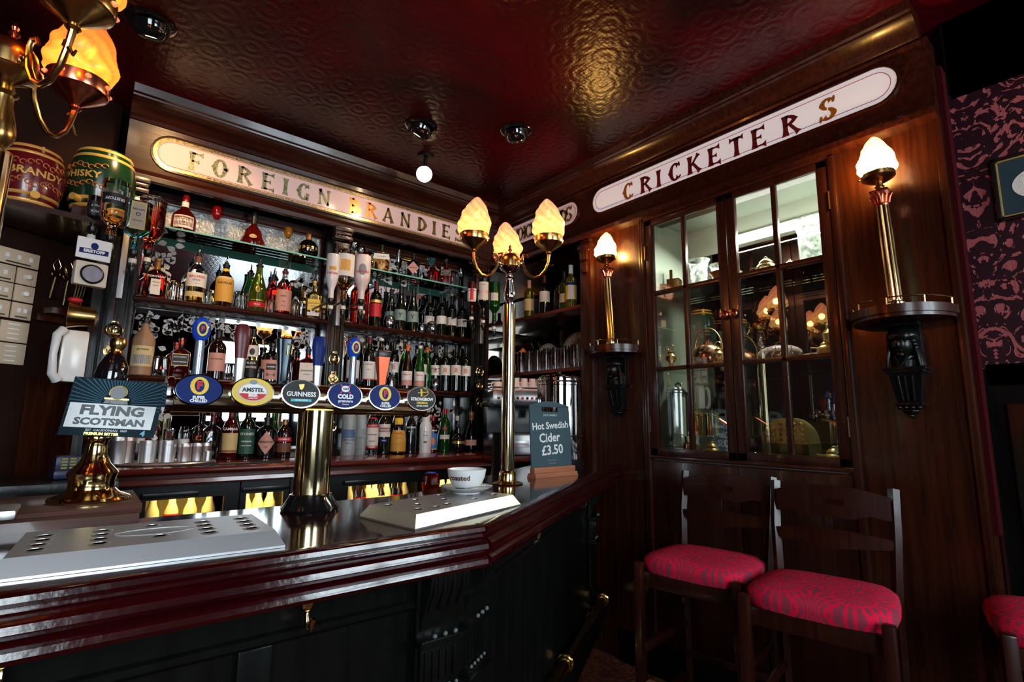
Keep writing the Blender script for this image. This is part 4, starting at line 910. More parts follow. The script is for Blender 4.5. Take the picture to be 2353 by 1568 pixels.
# middle right shelf
for i, x in enumerate((1.225, 1.325, 1.400)):
    bottle('claret bottle with tall white crest label on the middle right shelf, %s of three' % ['left', 'middle', 'right'][i], x, 3.0, S3, .305, .036, 'wine', GDARK, [CAPK, CAPM, CAPW][i], .86 if i < 2 else .95, labs=[(.14, .50, PAPER, 85), (.13, .155, REDP, 85)], text=[('CHATEAU', .44, .010, INK), ('~o~', .34, .02, GREYP)], group=GG_, name='wine_bottle')
bottle('dark sparkling bottle with orange cap and blush label', 1.607, 3.04, S3, .290, .034, 'burg', GBROWN, CAPO, .86, labs=[(.20, .40, PAPER, 80), (.08, .20, PINKL, 80)], text=[('Fleurie', .32, .015, REDP)], group=GG_, name='wine_bottle')
bottle('green sparkling bottle with white cap and blush label', 1.699, 3.04, S3, .294, .034, 'burg', GGREEN, CAPW, .93, labs=[(.20, .40, PAPER, 80), (.08, .20, PINKL, 80)], text=[('Fleurie', .32, .015, REDP)], group=GG_, name='wine_bottle')
for i, (x, y) in enumerate(((1.55, 3.12), (1.76, 3.12), (1.86, 3.11), (1.905, 3.05), (1.960, 3.0), (2.005, 3.06), (2.040, 3.0), (2.062, 3.11))):
    bottle('black wine bottle with white neck-tag label on the middle right shelf, %s from the right' % ['eighth', 'seventh', 'sixth', 'fifth', 'fourth', 'third', 'second', 'first'][i], x, y, S3, .318, .034, 'wine', GDARK, CAPK, .84, labs=[(.34, .56, PAPER, 80), (.40, .50, PINKL, 20)], group=GG_, name='wine_bottle')
bottle('green-glowing bottle between the sparkling pair and the row of black wines', 1.80, 3.12, S3, .30, .034, 'burg', GGREEN, CAPO, .88, group=GG_)

# ------------------------------------------------------------------ glasses
CRYS = P('cut_crystal', (.95, .92, .90), .02, trans=1, ior=1.5)
def tumbler(x, y, z, h, r, lab, cut=True, grp='cut glass tumblers on the left shelves', up=False):
    t = thing('tumbler', lab, 'glass', (x, y, z), random.random(), grp)
    pr = [(r, 0), (r*.98, h*.05), (r*.86, h*.93), (r*.80, h), (0, h), ] if not up else [(r*.8, 0), (r*.86, h*.06), (r, h), (r*.93, h), (r*.78, h*.15), (0, h*.14)]
    fn = (lambda a, zz: 1+.05*math.copysign(1, math.sin(9*a+zz*260))*math.copysign(1, math.sin(9*a-zz*260))) if cut else None
    pp = pr if not cut else [(r, 0)]+[(r-(r*.14)*j/9, h*(.05+.88*j/9)) for j in range(10)]+[(r*.80, h), (0, h)]
    M().lathe(pp, 36, fn=fn if cut else None).make('glass_body', CRYS if cut else TGLASS, t, smooth=20 if cut else 35); return t
tumbler(.299, 3.05, S1, .100, .037, 'upturned cut glass tumbler between the liqueur and the gold rum')
tumbler(.597, 3.05, S1, .100, .037, 'upturned cut glass tumbler left of the green cognac bottle')
tumbler(.890, 3.05, S1, .095, .036, 'upturned cut glass tumbler left of the yellow tequila')
tumbler(.445, 3.04, S1, .085, .026, 'small ribbed glass right of the gold rum'); tumbler(.746, 3.04, S1, .080, .026, 'small ribbed glass right of the green cognac bottle')
tumbler(1.033, 3.04, S1, .075, .022, 'small glass beside the pilaster on the upper left shelf'); tumbler(.55, 3.10, S1, .08, .024, 'small glass behind the upper shelf tumbler')
tumbler(.271, 3.05, S3, .098, .037, 'upturned cut glass tumbler right of the pale wooden-looking bottle'); tumbler(.582, 3.05, S3, .088, .034, 'upturned cut glass tumbler left of the bird-label whisky')
tumbler(.725, 3.04, S3, .07, .022, 'small glass left of the octopus rum'); tumbler(.43, 3.04, S3, .06, .022, 'small glass beside the square brown whiskey'); tumbler(.862, 3.04, S3, .065, .022, 'small glass between octopus rum and amaretto')
def stem(x, y, z, h, r, lab, kind='wine', inv=True, mat=TGLASS, bowl=None, grp='stemmed glasses on the shelves'):
    t = thing('stemmed_glass', lab, 'glass', (x, y, z), 0, grp)
    if kind == 'wine': P1 = [(.36*h, 0)]
    foot = [(0, 0), (r*.85, 0), (r*.85, .002), (r*.2, .006), (.003, .012), (.0026, h*.45)]
    if kind == 'wine': b = [(.0026, h*.45), (r*.45, h*.48), (r*.85, h*.56), (r, h*.68), (r*.93, h*.85), (r*.72, h), (r*.69, h), (r*.89, h*.85), (r*.95, h*.68), (r*.8, h*.57), (0, h*.50)]
    elif kind == 'cocktail': b = [(.0026, h*.66), (r*.2, h*.70), (r, h), (r*.95, h), (0, h*.71)]
    elif kind == 'goblet': b = [(.0026, h*.6), (r*.5, h*.62), (r, h*.75), (r*.98, h*.88), (r*.75, h), (r*.68, h), (r*.88, h*.88), (r*.9, h*.76), (0, h*.65)]
    else: b = [(.0026, h*.40), (r*.6, h*.46), (r, h*.7), (r*.9, h), (r*.82, h), (r*.9, h*.7), (0, h*.46)]
    fl = (lambda p: [(q, h-zz) for q, zz in p][::-1]) if inv else (lambda p: p)
    M().lathe(fl(foot), 24).make('glass_stem', mat, t); M().lathe(fl(b), 28).make('glass_bowl', bowl or mat, t); return t
stem(1.469, 3.04, S1, .175, .040, 'upturned wine glass between the red and green labelled bottles'); stem(1.782, 3.04, S1, .178, .040, 'upturned wine glass left of the row of black wines')
stem(1.715, 3.06, S1, .15, .028, 'narrow upturned glass beside the grey-green labelled bottle'); stem(1.811, 3.02, S3, .150, .038, 'upturned wine glass between green sparkling and black wines')
stem(1.50, 3.04, S3, .16, .032, 'upturned glass left of the orange-capped sparkling bottle', 'flute')
stem(.448, 3.06, GS, .185, .026, 'ruby red goblet on a clear stem on the left glass shelf', 'goblet', False, TGLASS, RGLASS)
stem(.817, 3.06, GS, .160, .023, 'amber-bowled cordial glass on the left glass shelf', 'goblet', False, TGLASS, AGLASS)
stem(1.521, 3.06, GS, .180, .016, 'tall thin flute left of the black gin on the glass shelf', 'flute', False); stem(1.766, 3.05, GS, .170, .032, 'small teal cocktail glass on the right glass shelf', 'cocktail', False, TGLASS, P('teal_glass', (.10, .45, .45), .03, trans=.8))
stem(2.017, 3.06, GS, .155, .018, 'slim smoked glass at the right end of the glass shelf', 'goblet', False); stem(1.21, 3.05, GS, .17, .030, 'clear goblet at the left end of the right glass shelf', 'goblet', False)
stem(1.265, 3.07, GS, .15, .028, 'clear wide glass beside the first goblet', 'goblet', False)
# alcove: wine bottles, glasses, plates, cups
AL = 2.0955
bottle('pale white wine bottle with pinkish cap, left on the corner shelf', 2.45, 2.80, AL, .29, .037, 'wine', GYEL, PINKL, .80, labs=[(.2, .5, CREAML, 70)], group='wines on the corner shelf', name='wine_bottle')
bottle('red wine bottle with cream label, second on the corner shelf', 2.45, 2.635, AL, .295, .038, 'wine', GBLK, CAPM, .80, labs=[(.32, .58, PAPER, 75)], group='wines on the corner shelf', name='wine_bottle')
bottle('amber-green bottle with low cream label, third on the corner shelf', 2.45, 2.435, AL, .28, .035, 'wine', GOLIVE, CAPK, .80, labs=[(.20, .42, CREAML, 75)], group='wines on the corner shelf', name='wine_bottle')
bottle('clear white wine bottle with white cap and yellow label', 2.43, 2.355, AL, .30, .038, 'wine', GYEL, CAPW, .80, labs=[(.2, .52, YEL, 75), (.2, .52, PAPER, 30), (.52, .58, NAVY, 60)], group='wines on the corner shelf', name='wine_bottle')
bottle('dark wine bottle at the right end of the corner shelf', 2.46, 2.235, AL, .30, .038, 'wine', GBLK, CAPK, .80, labs=[(.2, .44, CREAML, 75)], group='wines on the corner shelf', name='wine_bottle')
for i, y in enumerate((2.53, 2.27)): t = tumbler(2.50, y, AL, .20, .045, ['tall cut crystal vase between the wines', 'tall cut crystal vase beside the end wine'][i], True, 'crystal vases on the corner shelf', True)
PL = P('pewter_plate', (.60, .54, .42), .32, .6, bump=.8, bscale=90)
def plate(x, y, z, r, lab, mat=PL, nx=-1, tilt=12):
    t = thing('plate', lab, 'plate', (x, y, z), 0, 'metal plates standing on the corner shelf')
    T = Matrix.Translation((0, 0, r)) @ Matrix.Rotation(R_(tilt), 4, 'Y') @ face_T((0, 0, 0), (0, -1, 0), (0, 0, 1))
    M().lathe([(0, 0), (r*.62, 0), (r*.70, .012), (r*.97, .018), (r, .021), (r*.97, .022), (r*.7, .016), (r*.6, .004), (0, .004)], 40, T=T).make('plate_body', mat, t)
    m = M()
    for i in range(28): a = 2*PI*i/28; m.sph((r*.84*math.cos(a), r*.84*math.sin(a), .020), .009, 6, sc=(1, 1, .5))
    m.T = T; m2 = M(); m2.T = T
    for i in range(28): a = 2*PI*i/28; m2.sph((r*.84*math.cos(a), r*.84*math.sin(a), .019), .010, 6, sc=(1, 1, .45))
    o = m2.make('rim_ornament', mat, t); o['kind'] = 'stuff'
plate(2.66, 2.83, 1.701, .12, 'left pewter plate with raised rim on the lower corner shelf'); plate(2.66, 2.52, 1.701, .145, 'large middle pewter plate with raised rim on the lower corner shelf'); plate(2.66, 2.27, 1.701, .12, 'right pewter plate with raised rim on the lower corner shelf')
n = 0
for j, x in enumerate((2.42, 2.50)):
    for i in range(9):
        y = 2.93-i*.088+j*.03
        t = thing('highball_glass', 'upturned ribbed highball glass, %s row, %s from the left' % (['front', 'back'][j], ['first', 'second', 'third', 'fourth', 'fifth', 'sixth', 'seventh', 'eighth', 'ninth'][i]), 'glass', (x, y, 1.701), 0, 'highball glasses on the lower corner shelf')
        M().lathe([(.037, 0), (.036, .004), (.029, .145), (.026, .15), (.0, .15)], 20, fn=lambda a, z: 1+.04*math.cos(10*a)).make('glass_body', TGLASS if j else P('ribbed_glass', (.93, .85, .85), .03, trans=1), t)
# espresso machine
DST2 = P('smoky_steel', (.16, .15, .15), .28, 1)
t = thing('espresso_machine', 'steel espresso machine in the corner behind the lamp post', 'coffee machine', (2.19, 2.60, 1.151), R_(-24))
M().box(-.20, .20, -.16, .16, 0, .13, b=.012).make('machine_base', DST2, t); M().box(-.20, .20, .05, .17, .13, .30, b=.006).make('machine_back', BLACK, t)
M().box(-.21, .21, -.14, .17, .30, .40, b=.03).make('machine_head', DST2, t)
m = M(); m.tube([(-.20, -.13, .415), (-.20, .16, .415), (.20, .16, .415), (.20, -.13, .415)], .005, 8, close=True); m.make('cup_rail', CHROME, t)
for i in range(12):
    x = -.17+i*.031; M().sph((x, -.142, .350), .009, 8).make('machine_button', P('button_lit', (.6, .05, .03), .3, es=.3) if i % 2 else CHROME, t)
for x in (-.10, .08):
    g = M().lathe([(.03, 0), (.033, .05), (.026, .06)], 20, c=(x, -.07, .235)); g.cyl((x, -.10, .25), (x, -.21, .235), .010); g.make('portafilter', CHROME, t)
M().cyl((.19, -.13, .30), (.20, -.17, .16), .005).make('steam_wand', CHROME, t)
M().box(-.10, .02, -.162, -.158, .05, .09, b=.001).make('badge', DSTEEL, t); m = M(); txt(m, 'espresso', .028, face_T((-.04, -.163, .07), (1, 0, 0), (0, 0, 1))); m.make('lettering', REDP, t, smooth=0)
for i, (x, y, z, l) in enumerate(((2.075, 2.68, 0, 'left'), (2.13, 2.65, 0, 'second'), (2.185, 2.625, 0, 'third'), (2.235, 2.60, 0, 'fourth'), (2.285, 2.575, 0, 'fifth'), (2.33, 2.55, 0, 'right'))):
    t = thing('cup', f'white cup stacked on the espresso machine, {l} in the row', 'cup', (x, y, 1.552), 0, 'white cups on the espresso machine')
    M().lathe([(.036, 0), (.036, .004), (.024, .055), (.022, .085 if i > 1 else .06), (.0, .085 if i > 1 else .06)], 20).make('cup_body', P('pinkish_cup', (.80, .60, .55), .3), t)
    M().tube([(-.030, 0, .02), (-.05, 0, .03), (-.045, 0, .055), (-.024, 0, .055)], .004, 6).make('handle', MC['pinkish_cup'], t)
t = thing('grinder', 'dark coffee grinder hopper behind the lamp post', 'grinder', (1.74, 2.20, 1.0)); M().lathe([(0, 0), (.055, 0), (.058, .04), (.050, .28), (.055, .30), (0, .30)], 24).make('grinder_body', BLACK, t)
M().prism([bp(.98, .46), bp(1.55, .46), (2.3, 2.41), (1.70, 2.41)], .30, 1.0).make('side_counter', BLK, None)
o = bpy.data.objects['side_counter']; tag(o, 'dark side counter behind the bar below the coffee machine', 'counter')
# urn
t = thing('water_urn', 'tall polished steel water urn behind the chalkboard', 'urn', (1.90, 1.93, 1.1205), R_(200))
M().lathe([(.0, 0), (.118, 0), (.122, .006), (.122, .05), (.118, .055)], 40).make('urn_base', BLACK, t)
M().lathe([(.116, .055), (.116, .42), (.119, .424), (.119, .434), (.112, .44)], 48).make('urn_body', CHROME, t); M().lathe([(.118, .165), (.120, .168), (.118, .171)], 40).make('body_seam', DSTEEL, t)
M().lathe([(.114, .44), (.116, .446), (.112, .462), (.09, .474), (.02, .48), (0, .48)], 40).make('lid', CHROME, t)
M().sph((0, 0, .49), .014, 12).make('lid_knob', BLACK, t)
# chalk board
t = thing('chalkboard', 'slate chalkboard advertising hot swedish cider on a wooden foot', 'chalkboard', (1.635, 1.700, 1.1205), R_(1)); t.scale = (.97, .97, .94)
M().prism([(-.135, -.028), (.135, -.028), (.135, .028), (-.135, .028)], 0, .008).box(-.134, .134, -.026, .026, .006, .020, b=.004).box(-.131, .131, -.016, .016, .018, .046, b=.004).make('wooden_foot', PALE, t)
bd = []
for i in range(9): s = i/8; bd.append((.128-.256*s, .318+.020*math.sin(PI*s)))
m = M(); T = face_T((0, .004, .012), (1, 0, 0), (0, .06, 1))
hole = [(-.050+.0, .290), (.050, .290), (.050, .311), (-.050, .311)]
m.prism([(-.128, .028), (.128, .028), (.128, .288), (-.128, .288)], -.006, 0, 0, T); m.prism([(-.128, .288), (-.052, .288), (-.052, .316), (-.128, .316)], -.006, 0, 0, T); m.prism([(.052, .288), (.128, .288), (.128, .316), (.052, .316)], -.006, 0, 0, T); m.prism([(-.128, .312), (-.052, .316), (-.052, .312)], -.006, 0, 0, T); m.prism([(-.128, .311), (.128, .311)]+bd, -.006, 0, 0, T)
m.make('slate_board', TEAL, t)
m = M()
def hand(m, s_, x, y, sz, T, sp=.62):
    txt(m, s_, sz, T @ Matrix.Translation((x, y, .0008)) @ Matrix.Rotation(R_(3), 4, 'Z'), 0, .022)
hand(m, 'Hot Swedish', .000, .222, .0455, T); hand(m, 'Cider', -.01, .165, .058, T); hand(m, '\u00a33.50', .005, .108, .062, T); m.make('chalk_writing', CHALK, t, smooth=0)
m = M(); txt(m, "JACK DANIEL'S", .013, T @ Matrix.Translation((0, .272, .0008)), 0, .03); txt(m, 'Please drink responsibly', .006, T @ Matrix.Translation((0, .062, .0008))); txt(m, 'all rights reserved', .006, T @ Matrix.Translation((0, .048, .0008)))
for r0 in (.011, .008): m.tube([(r0*math.cos(a), .255+r0*math.sin(a), .001) for a in [2*PI*i/20 for i in range(20)]], .0005, 4, close=True) if False else None
m.make('printed_text', P('grey_white_print', (.5, .55, .58), .6), t, smooth=0)
# ------------------------------------------------------------------ triple lamp standards on the bar
def standard(x, y, a0, mat, label, R=.175):
    t = thing('lamp_standard', label, 'lamp', (x, y, 1.1205), 0, 'triple flame lamp standards on the bar')
    M().lathe([(0, 0), (.060, 0), (.062, .003), (.050, .008), (.034, .012), (.033, .04), (.030, .045), (.026, .05)], 32).make('floor_flange', BRASS, t)
    M().lathe([(.026, .03), (.026, .70)], 36).make('brass_pole', P('polished_pole_brass', (.88, .72, .42), .10, 1), t)
    M().lathe([(.026, .70), (.026, .705), (.015, .708), (.014, .715), (.022, .728), (.025, .742), (.022, .762), (.014, .800), (.015, .812), (.021, .818), (.015, .824), (.012, .835), (.018, .842), (.040, .855), (.043, .860), (.040, .864)], 32).make('baluster', CHROME if x > 0 else BRASSD, t)
    b = M().lathe([(.040, .862), (.041, .885), (.038, .900), (.028, .915), (.012, .923), (0, .925)], 32); b.make('bell_cap', BRASSD, t)
    M().lathe([(.006, .923), (.004, .93), (.009, .937), (.004, .944), (.006, .950), (.0, .962)], 14).make('finial', COPPER, t)
    for k in range(3):
        a = a0+k*2*PI/3; ca, sa = math.cos(a), math.sin(a)
        p = [(r*ca, r*sa, z) for r, z in ((.040, .872), (.060, .868), (.075, .880), (.076, .905), (.062, .918), (.049, .908), (.050, .895))]
        q = [(.060, .868)]+[(.118+.058*math.cos(g), .868+.058*math.sin(g)*1.05) for g in [R_(180+18*i) for i in range(0, 9)]]+[(R, .875), (R, .90)]
        q2 = [(.082, .893), (.075, .907), (.062, .908), (.056, .896), (.058, .878), (.066, .850), (.085, .822), (.110, .808), (.135, .812), (.158, .835), (.170, .865), (R, .892), (R, .905)]
        arm = M().tube([(r*ca, r*sa, z-.0) for r, z in q2], [.0035, .004, .0045, .005, .005, .0055, .0055, .0055, .0055, .0055, .0055, .006, .007], 10); arm.make('scroll_arm', BRASSD, t)
        M().cyl((.038*ca, .038*sa, .874), (.062*ca, .062*sa, .872), .006, 10).sph((.05*ca, .05*sa, .873), .009, 10).make('arm_socket', CHROME if x > 0 else BRASSD, t)
        M().tube([((R-.004)*ca, (R-.004)*sa, .875), ((R-.016)*ca, (R-.016)*sa, .880), ((R-.022)*ca, (R-.022)*sa, .872)], [.004, .003, .002], 8).tube([((R-.002)*ca, (R-.002)*sa, .862), ((R+.012)*ca, (R+.012)*sa, .846), ((R+.02)*ca, (R+.02)*sa, .852)], [.004, .003, .002], 8).make('leaf_ornament', BRASS, t)
        g = M().lathe([(.008, .895), (.012, .90), (.009, .906), (.016, .912), (.028, .920), (.036, .926), (.046, .934), (.050, .938), (.054, .940), (.056, .946), (.056, .968), (.053, .970), (.050, .966), (.050, .944), (0, .942)], 32, c=(R*ca, R*sa, 0)); g.make('shade_gallery', BRASSD if k else COPPER, t)
        m = M()
        for i in range(8):
            e = i*PI/4+.3; m.sph((R*ca+.0565*math.cos(e), R*sa+.0565*math.sin(e), .957), .006, 6, sc=(1, 1, .8))
        m.make('pierced_stars', P('pierced_glow', (.9, .3, .1), .3, es=.8, ecol=(1, .25, .08)), t)['kind'] = 'stuff'
        flame(t, mat, 1.0, k*1.7+x, (R*ca, R*sa, .962)); light('flame_bulb', 'POINT', (x+R*ca, y+R*sa, 1.1205+1.02), 7, (1, .50, .18), .02)
    return t
A0 = math.atan2(1.602, 1.305)
standard(1.297, 1.604, A0+R_(4), FLAME, 'tall brass post with three glowing flame shades standing on the bar', .172)
# seen at the top left: second standard, mostly outside the frame
standard(-.170, 1.256, R_(60), FLAMEN, 'lamp standard with large orange flame shades at the top left corner', .177)

# ------------------------------------------------------------------ beer font with six taps
t = thing('beer_font', 'brass T-bar beer font with six oval badges on the bar', 'beer tap', (.5, 1.46, 1.1205))
M().lathe([(0, 0), (.072, 0), (.074, .006), (.070, .012), (.056, .034), (.054, .040), (.047, .042)], 40).make('black_foot', P('gloss_black', (.006, .006, .006), .08, coat=1), t)
M().lathe([(.0465, .036), (.0465, .262)], 48).make('column', P('font_column_brass', (.80, .66, .38), .10, 1), t)
pt = M(); pt.cyl((-.345, 0, .292), (.335, 0, .292), .040, 40, 0)
pt.make('crossbar', P('font_bar_brass', (.70, .56, .36), .16, 1), t)
for x in (-.345, .335): M().lathe([(0, 0), (.043, 0), (.044, .004), (.044, .014), (.041, .016)], 40, T=Matrix.Translation((x-(.006 if x > 0 else .010), 0, .292)) @ Matrix.Rotation(R_(90), 4, 'Y')).make('end_ring', CHROME, t)
BD = [(.207, NAVY, 'F'), (.323, YEL, 'A'), (.440, INK, 'G'), (.559, NAVY, 'K'), (.678, NAVY, 'F'), (.799, INK, 'S')]
def ell(m, cx, cy, rx, ry, z0, z1, T, mi=0, n=32): m.prism([(cx+rx*math.cos(2*PI*i/n), cy+ry*math.sin(2*PI*i/n)) for i in range(n)], z0, z1, mi, T)
for x, mt, k_ in BD:
    T = face_T((x-.5, -.050, .304), (1, 0, 0), (0, .12, 1))
    hw, hv = .047, .0345
    o = M(); ell(o, 0, 0, hw+.003, hv+.003, -.012, 0, T); b = o.make('tap_badge', CHROME, t)
    o = M(); ell(o, 0, 0, hw, hv, 0, .002, T); o.make('badge_face', mt, b)
    def tx(s_, y, sz, m_, bold=.03, sx=1): q = M(); txt(q, s_, sz, T @ Matrix.Translation((0, y, .0036)), 0, bold, sx); q.make('lettering', m_, b, smooth=0)
    def el(cx, cy, rx, ry, m_, z=.0026): q = M(); ell(q, cx, cy, rx, ry, .002, z, T); q.make('badge_ring', m_, b)
    if k_ == 'F':
        el(0, .009, .019, .021, YEL, .0024); el(0, .009, .010, .015, NAVY, .0028); tx('F', .009, .025, REDP, .06); tx('SUPER', -.019, .009, WHP, .05); tx('CHILLED', -.027, .009, WHP, .05)
    elif k_ == 'A':
        el(0, 0, .040, .028, CREAML, .0022); el(0, -.001, .031, .021, WHP, .0024)
        q = M(); q.prism([(.031*math.cos(R_(a)), -.001+.021*math.sin(R_(a))) for a in range(190, 351, 10)], .0024, .0028, 0, T); q.make('badge_ring', REDP, b)
        tx('AMSTEL', .004, .0135, INK, .04, 1.05); tx('BIER', -.009, .011, WHP, .05); tx('LAGER 4.1%', -.0165, .004, WHP); el(0, .024, .009, .006, GREYP, .003)
    elif k_ == 'G':
        tx('GUINNESS', -.002, .0165, WHP, .03, .98); q = M(); q.prism([(-.026, -.021), (.026, -.021), (.026, -.014), (-.026, -.014)], .002, .0028, 0, T); q.make('badge_ring', P('cyan_pill', (.10, .55, .62), .6, spec=.1), b); tx('EXTRA COLD', -.0175, .005, WHP)
        q = M(); q.prism([(-.007, .024), (.007, .026), (.006, .018), (.001, .010), (-.004, .012)], .002, .003, 0, T); q.make('harp', GOLD, b)
    elif k_ == 'K':
        el(0, .018, .0115, .009, WHP, .0028); q = M()
        for a in (45, 135):
            c_, s_ = math.cos(R_(a)), math.sin(R_(a)); q.prism([(c_*.020-s_*.002, .018+s_*.016+c_*.002), (c_*.020+s_*.002, .018+s_*.016-c_*.002), (-c_*.020+s_*.002, .018-s_*.016-c_*.002), (-c_*.020-s_*.002, .018-s_*.016+c_*.002)], .002, .0025, 0, T)
        q.make('ribbon', REDP, b); tx('1664', .018, .009, NAVY, .03); tx('COLD', -.004, .016, WHP, .06); tx('premiere', -.016, .011, WHP, .03); tx('Premium', -.025, .005, WHP)
    else:
        tx('STRONGBOW', -.003, .0125, WHP, .05, .95); tx('ORIGINAL', -.014, .0085, YEL, .05); tx('EXTRA COLD', -.023, .0065, WHP, .04)
        q = M(); q.prism([(-.014, .018), (.024, .022), (.024, .020), (-.014, .016)], .002, .003, 0, T); q.tube([T @ Vector((.002+.020*math.cos(R_(a)), .019+.013*math.sin(R_(a)), .003)) for a in range(-80, 81, 20)], .0012, 6)
        q.prism([(-.004, .024), (.002, .024), (.001, .006), (-.004, .006)], .002, .003, 0, T); ell(q, -.002, .027, .003, .003, .002, .003, T, 0, 10); q.make('archer', YEL, b)
    M().cyl((x-.5, -.045, .30), (x-.5, 0, .30), .010, 10).make('badge_stalk', BRASS, b)
# tap handles, each a lever on the font
def lolly(x, top, mt, kind, lean=0):
    h0 = .318; L = top-1.1205-h0
    hd = M(); xx = x-.5
    if kind == 'lolly':
        hd.lathe([(.009, 0), (.0105, L*.2), (.010, L*.62)], 16, c=(xx, .005, h0)); hd.make('tap_handle', P('silver_blue_lever', (.45, .55, .75), .2, .8), t)
        q = M().sph((xx, .005, h0+L*.78), .026, 20, sc=(.80, .62, 1.25)); q.make('handle_head', BLUE, t)
        o = M(); T = face_T((xx, -.0115, h0+L*.78), (1, 0, 0), (0, 0, 1)); ell(o, 0, 0, .012, .018, 0, .002, T); o.make('head_badge', YEL, t); o = M(); ell(o, 0, 0, .008, .013, .002, .003, T); o.make('head_badge_centre', NAVY, t)
        o = M(); txt(o, 'F', .016, T @ Matrix.Translation((0, 0, .0036)), 0, .05); o.make('lettering', REDP, t, smooth=0)
    elif kind == 'blade':
        hd.lathe([(.008, 0), (.011, L*.12), (.0135, L*.45), (.019, L*.78), (.018, L*.94), (.010, L), (0, L)], 20, c=(xx, .005, h0), mf=lambda z: 1 if z > L*.25 else 0, flat=.6); hd.make('tap_handle', [STEEL, mt], t)
    elif kind == 'stout':
        hd.lathe([(.010, 0), (.013, L*.1), (.014, L*.4), (.019, L*.75), (.0225, L*.97), (.018, L), (0, L*.98)], 28, c=(xx, .005, h0), flat=.7, sq=.4); hd.make('tap_handle', P('dark_silver_handle', (.035, .045, .055), .18, .8), t, smooth=30)
        o = M().tube([(xx+.002, -.012, h0+L*.88), (xx+.016, -.012, h0+L*.86), (xx+.014, -.011, h0+L*.68), (xx+.004, -.011, h0+L*.66), (xx+.004, -.0115, h0+L*.84)], .0016, 6); o.make('harp', GOLD, t)
    else:
        hd.add([(xx+a*w_, .005+b*.8*w_, h0+L*s) for s, w_ in ((0, .009), (.3, .010), (1, .020)) for a, b in ((-1, -1), (1, -1), (1, 1), (-1, 1))], [(i*4+j, i*4+(j+1) % 4, i*4+4+(j+1) % 4, i*4+4+j) for i in range(2) for j in range(4)]+[(8, 9, 10, 11), (3, 2, 1, 0)]); hd.make('tap_handle', P('copper_red_handle', (.45, .05, .015), .2, .7), t, smooth=20)
        M().box(xx-.0205, xx+.0205, -.012, .022, h0+L*.86, h0+L, b=.002).make('handle_head', BLACK, t)
lolly(.207, 1.613, BLUE, 'lolly'); lolly(.300, 1.600, CAPM, 'blade'); lolly(.405, 1.575, INK, 'stout'); lolly(.497, 1.590, NAVY, 'blade'); lolly(.598, 1.603, BLUE, 'lolly'); lolly(.690, 1.565, REDP, 'wedge')

# ------------------------------------------------------------------ drip trays
def tray(poly, inset, h, holes, lab, logo=None, rz=0):
    c = Vector((sum(p[0] for p in poly)/4, sum(p[1] for p in poly)/4)); t = thing('drip_tray', lab, 'drip tray', (c.x, c.y, 1.1205), rz)
    X = Matrix.Rotation(-rz, 2); L = [X @ (Vector(p)-c) for p in poly]
    n = 4; I = []
    for i in range(4):
        a, b, d = L[i-1], L[i], L[(i+1) % 4]; u_ = (a-b).normalized(); v_ = (d-b).normalized(); I.append(b+(u_+v_)*inset)
    m = M(); v = [(p.x, p.y, .004) for p in L]+[(p.x, p.y, h) for p in I]+[(p.x, p.y, .0) for p in L]
    m.add(v, [(0, 1, 5, 4), (1, 2, 6, 5), (2, 3, 7, 6), (3, 0, 4, 7), (8, 9, 1, 0), (9, 10, 2, 1), (10, 11, 3, 2), (11, 8, 0, 3), (4, 5, 6, 7), (11, 10, 9, 8)])
    m.make('tray_body', STEEL, t, smooth=20)
    for (x, y) in holes:
        r = .0105
        M().lathe([(r*1.45, .0), (r*1.25, .0010), (r*1.02, .0012), (r, .0002)], 20, c=(x, y, h)).make('hole_rim', STEEL, t)
        M().lathe([(r, .0004), (0, .0004)], 20, c=(x, y, h)).make('hole_shade', BLACK, t)  # flat black disc painted as the shade inside the hole
    if logo:
        m = M(); txt(m, logo, .034, Matrix.Translation((logo_x, 0, h+.0006))); m.make('etched_logo', P('etched_steel', (.75, .75, .76), .5, .6), t, smooth=0)
        m = M(); m.tube([((logo_x+.062*math.cos(a)), .03*math.sin(a), h+.0006) for a in [2*PI*i/32 for i in range(32)]], .0006, 5, close=True); m.make('etched_oval', MC['etched_steel'], t)
logo_x = .005
hs = [(x, y) for x in (-.155, -.075, .085, .155) for y in (-.065, -.025, .015, .055)]+[(.0, .062), (.01, -.05)]
tray([(-.085, 1.085), (.322, 1.060), (.330, 1.300), (-.070, 1.335)], .016, .030, hs, 'large brushed steel drip tray at the left end of the bar', 'Coors', R_(-3.5))
a = math.atan2(.128, .411)
hs = [(-.16, .05), (-.16, -.05), (-.11, .0), (-.06, .055), (-.06, -.055), (-.01, .0), (.05, -.055), (.10, .0), (.15, -.05), (.16, .055), (-.11, -.062), (.04, .06)]
tray([(.588, 1.045), (.999, 1.173), (.967, 1.395), (.556, 1.267)], .018, .030, hs, 'smaller brushed steel drip tray right of the font under the saucer', None, a)
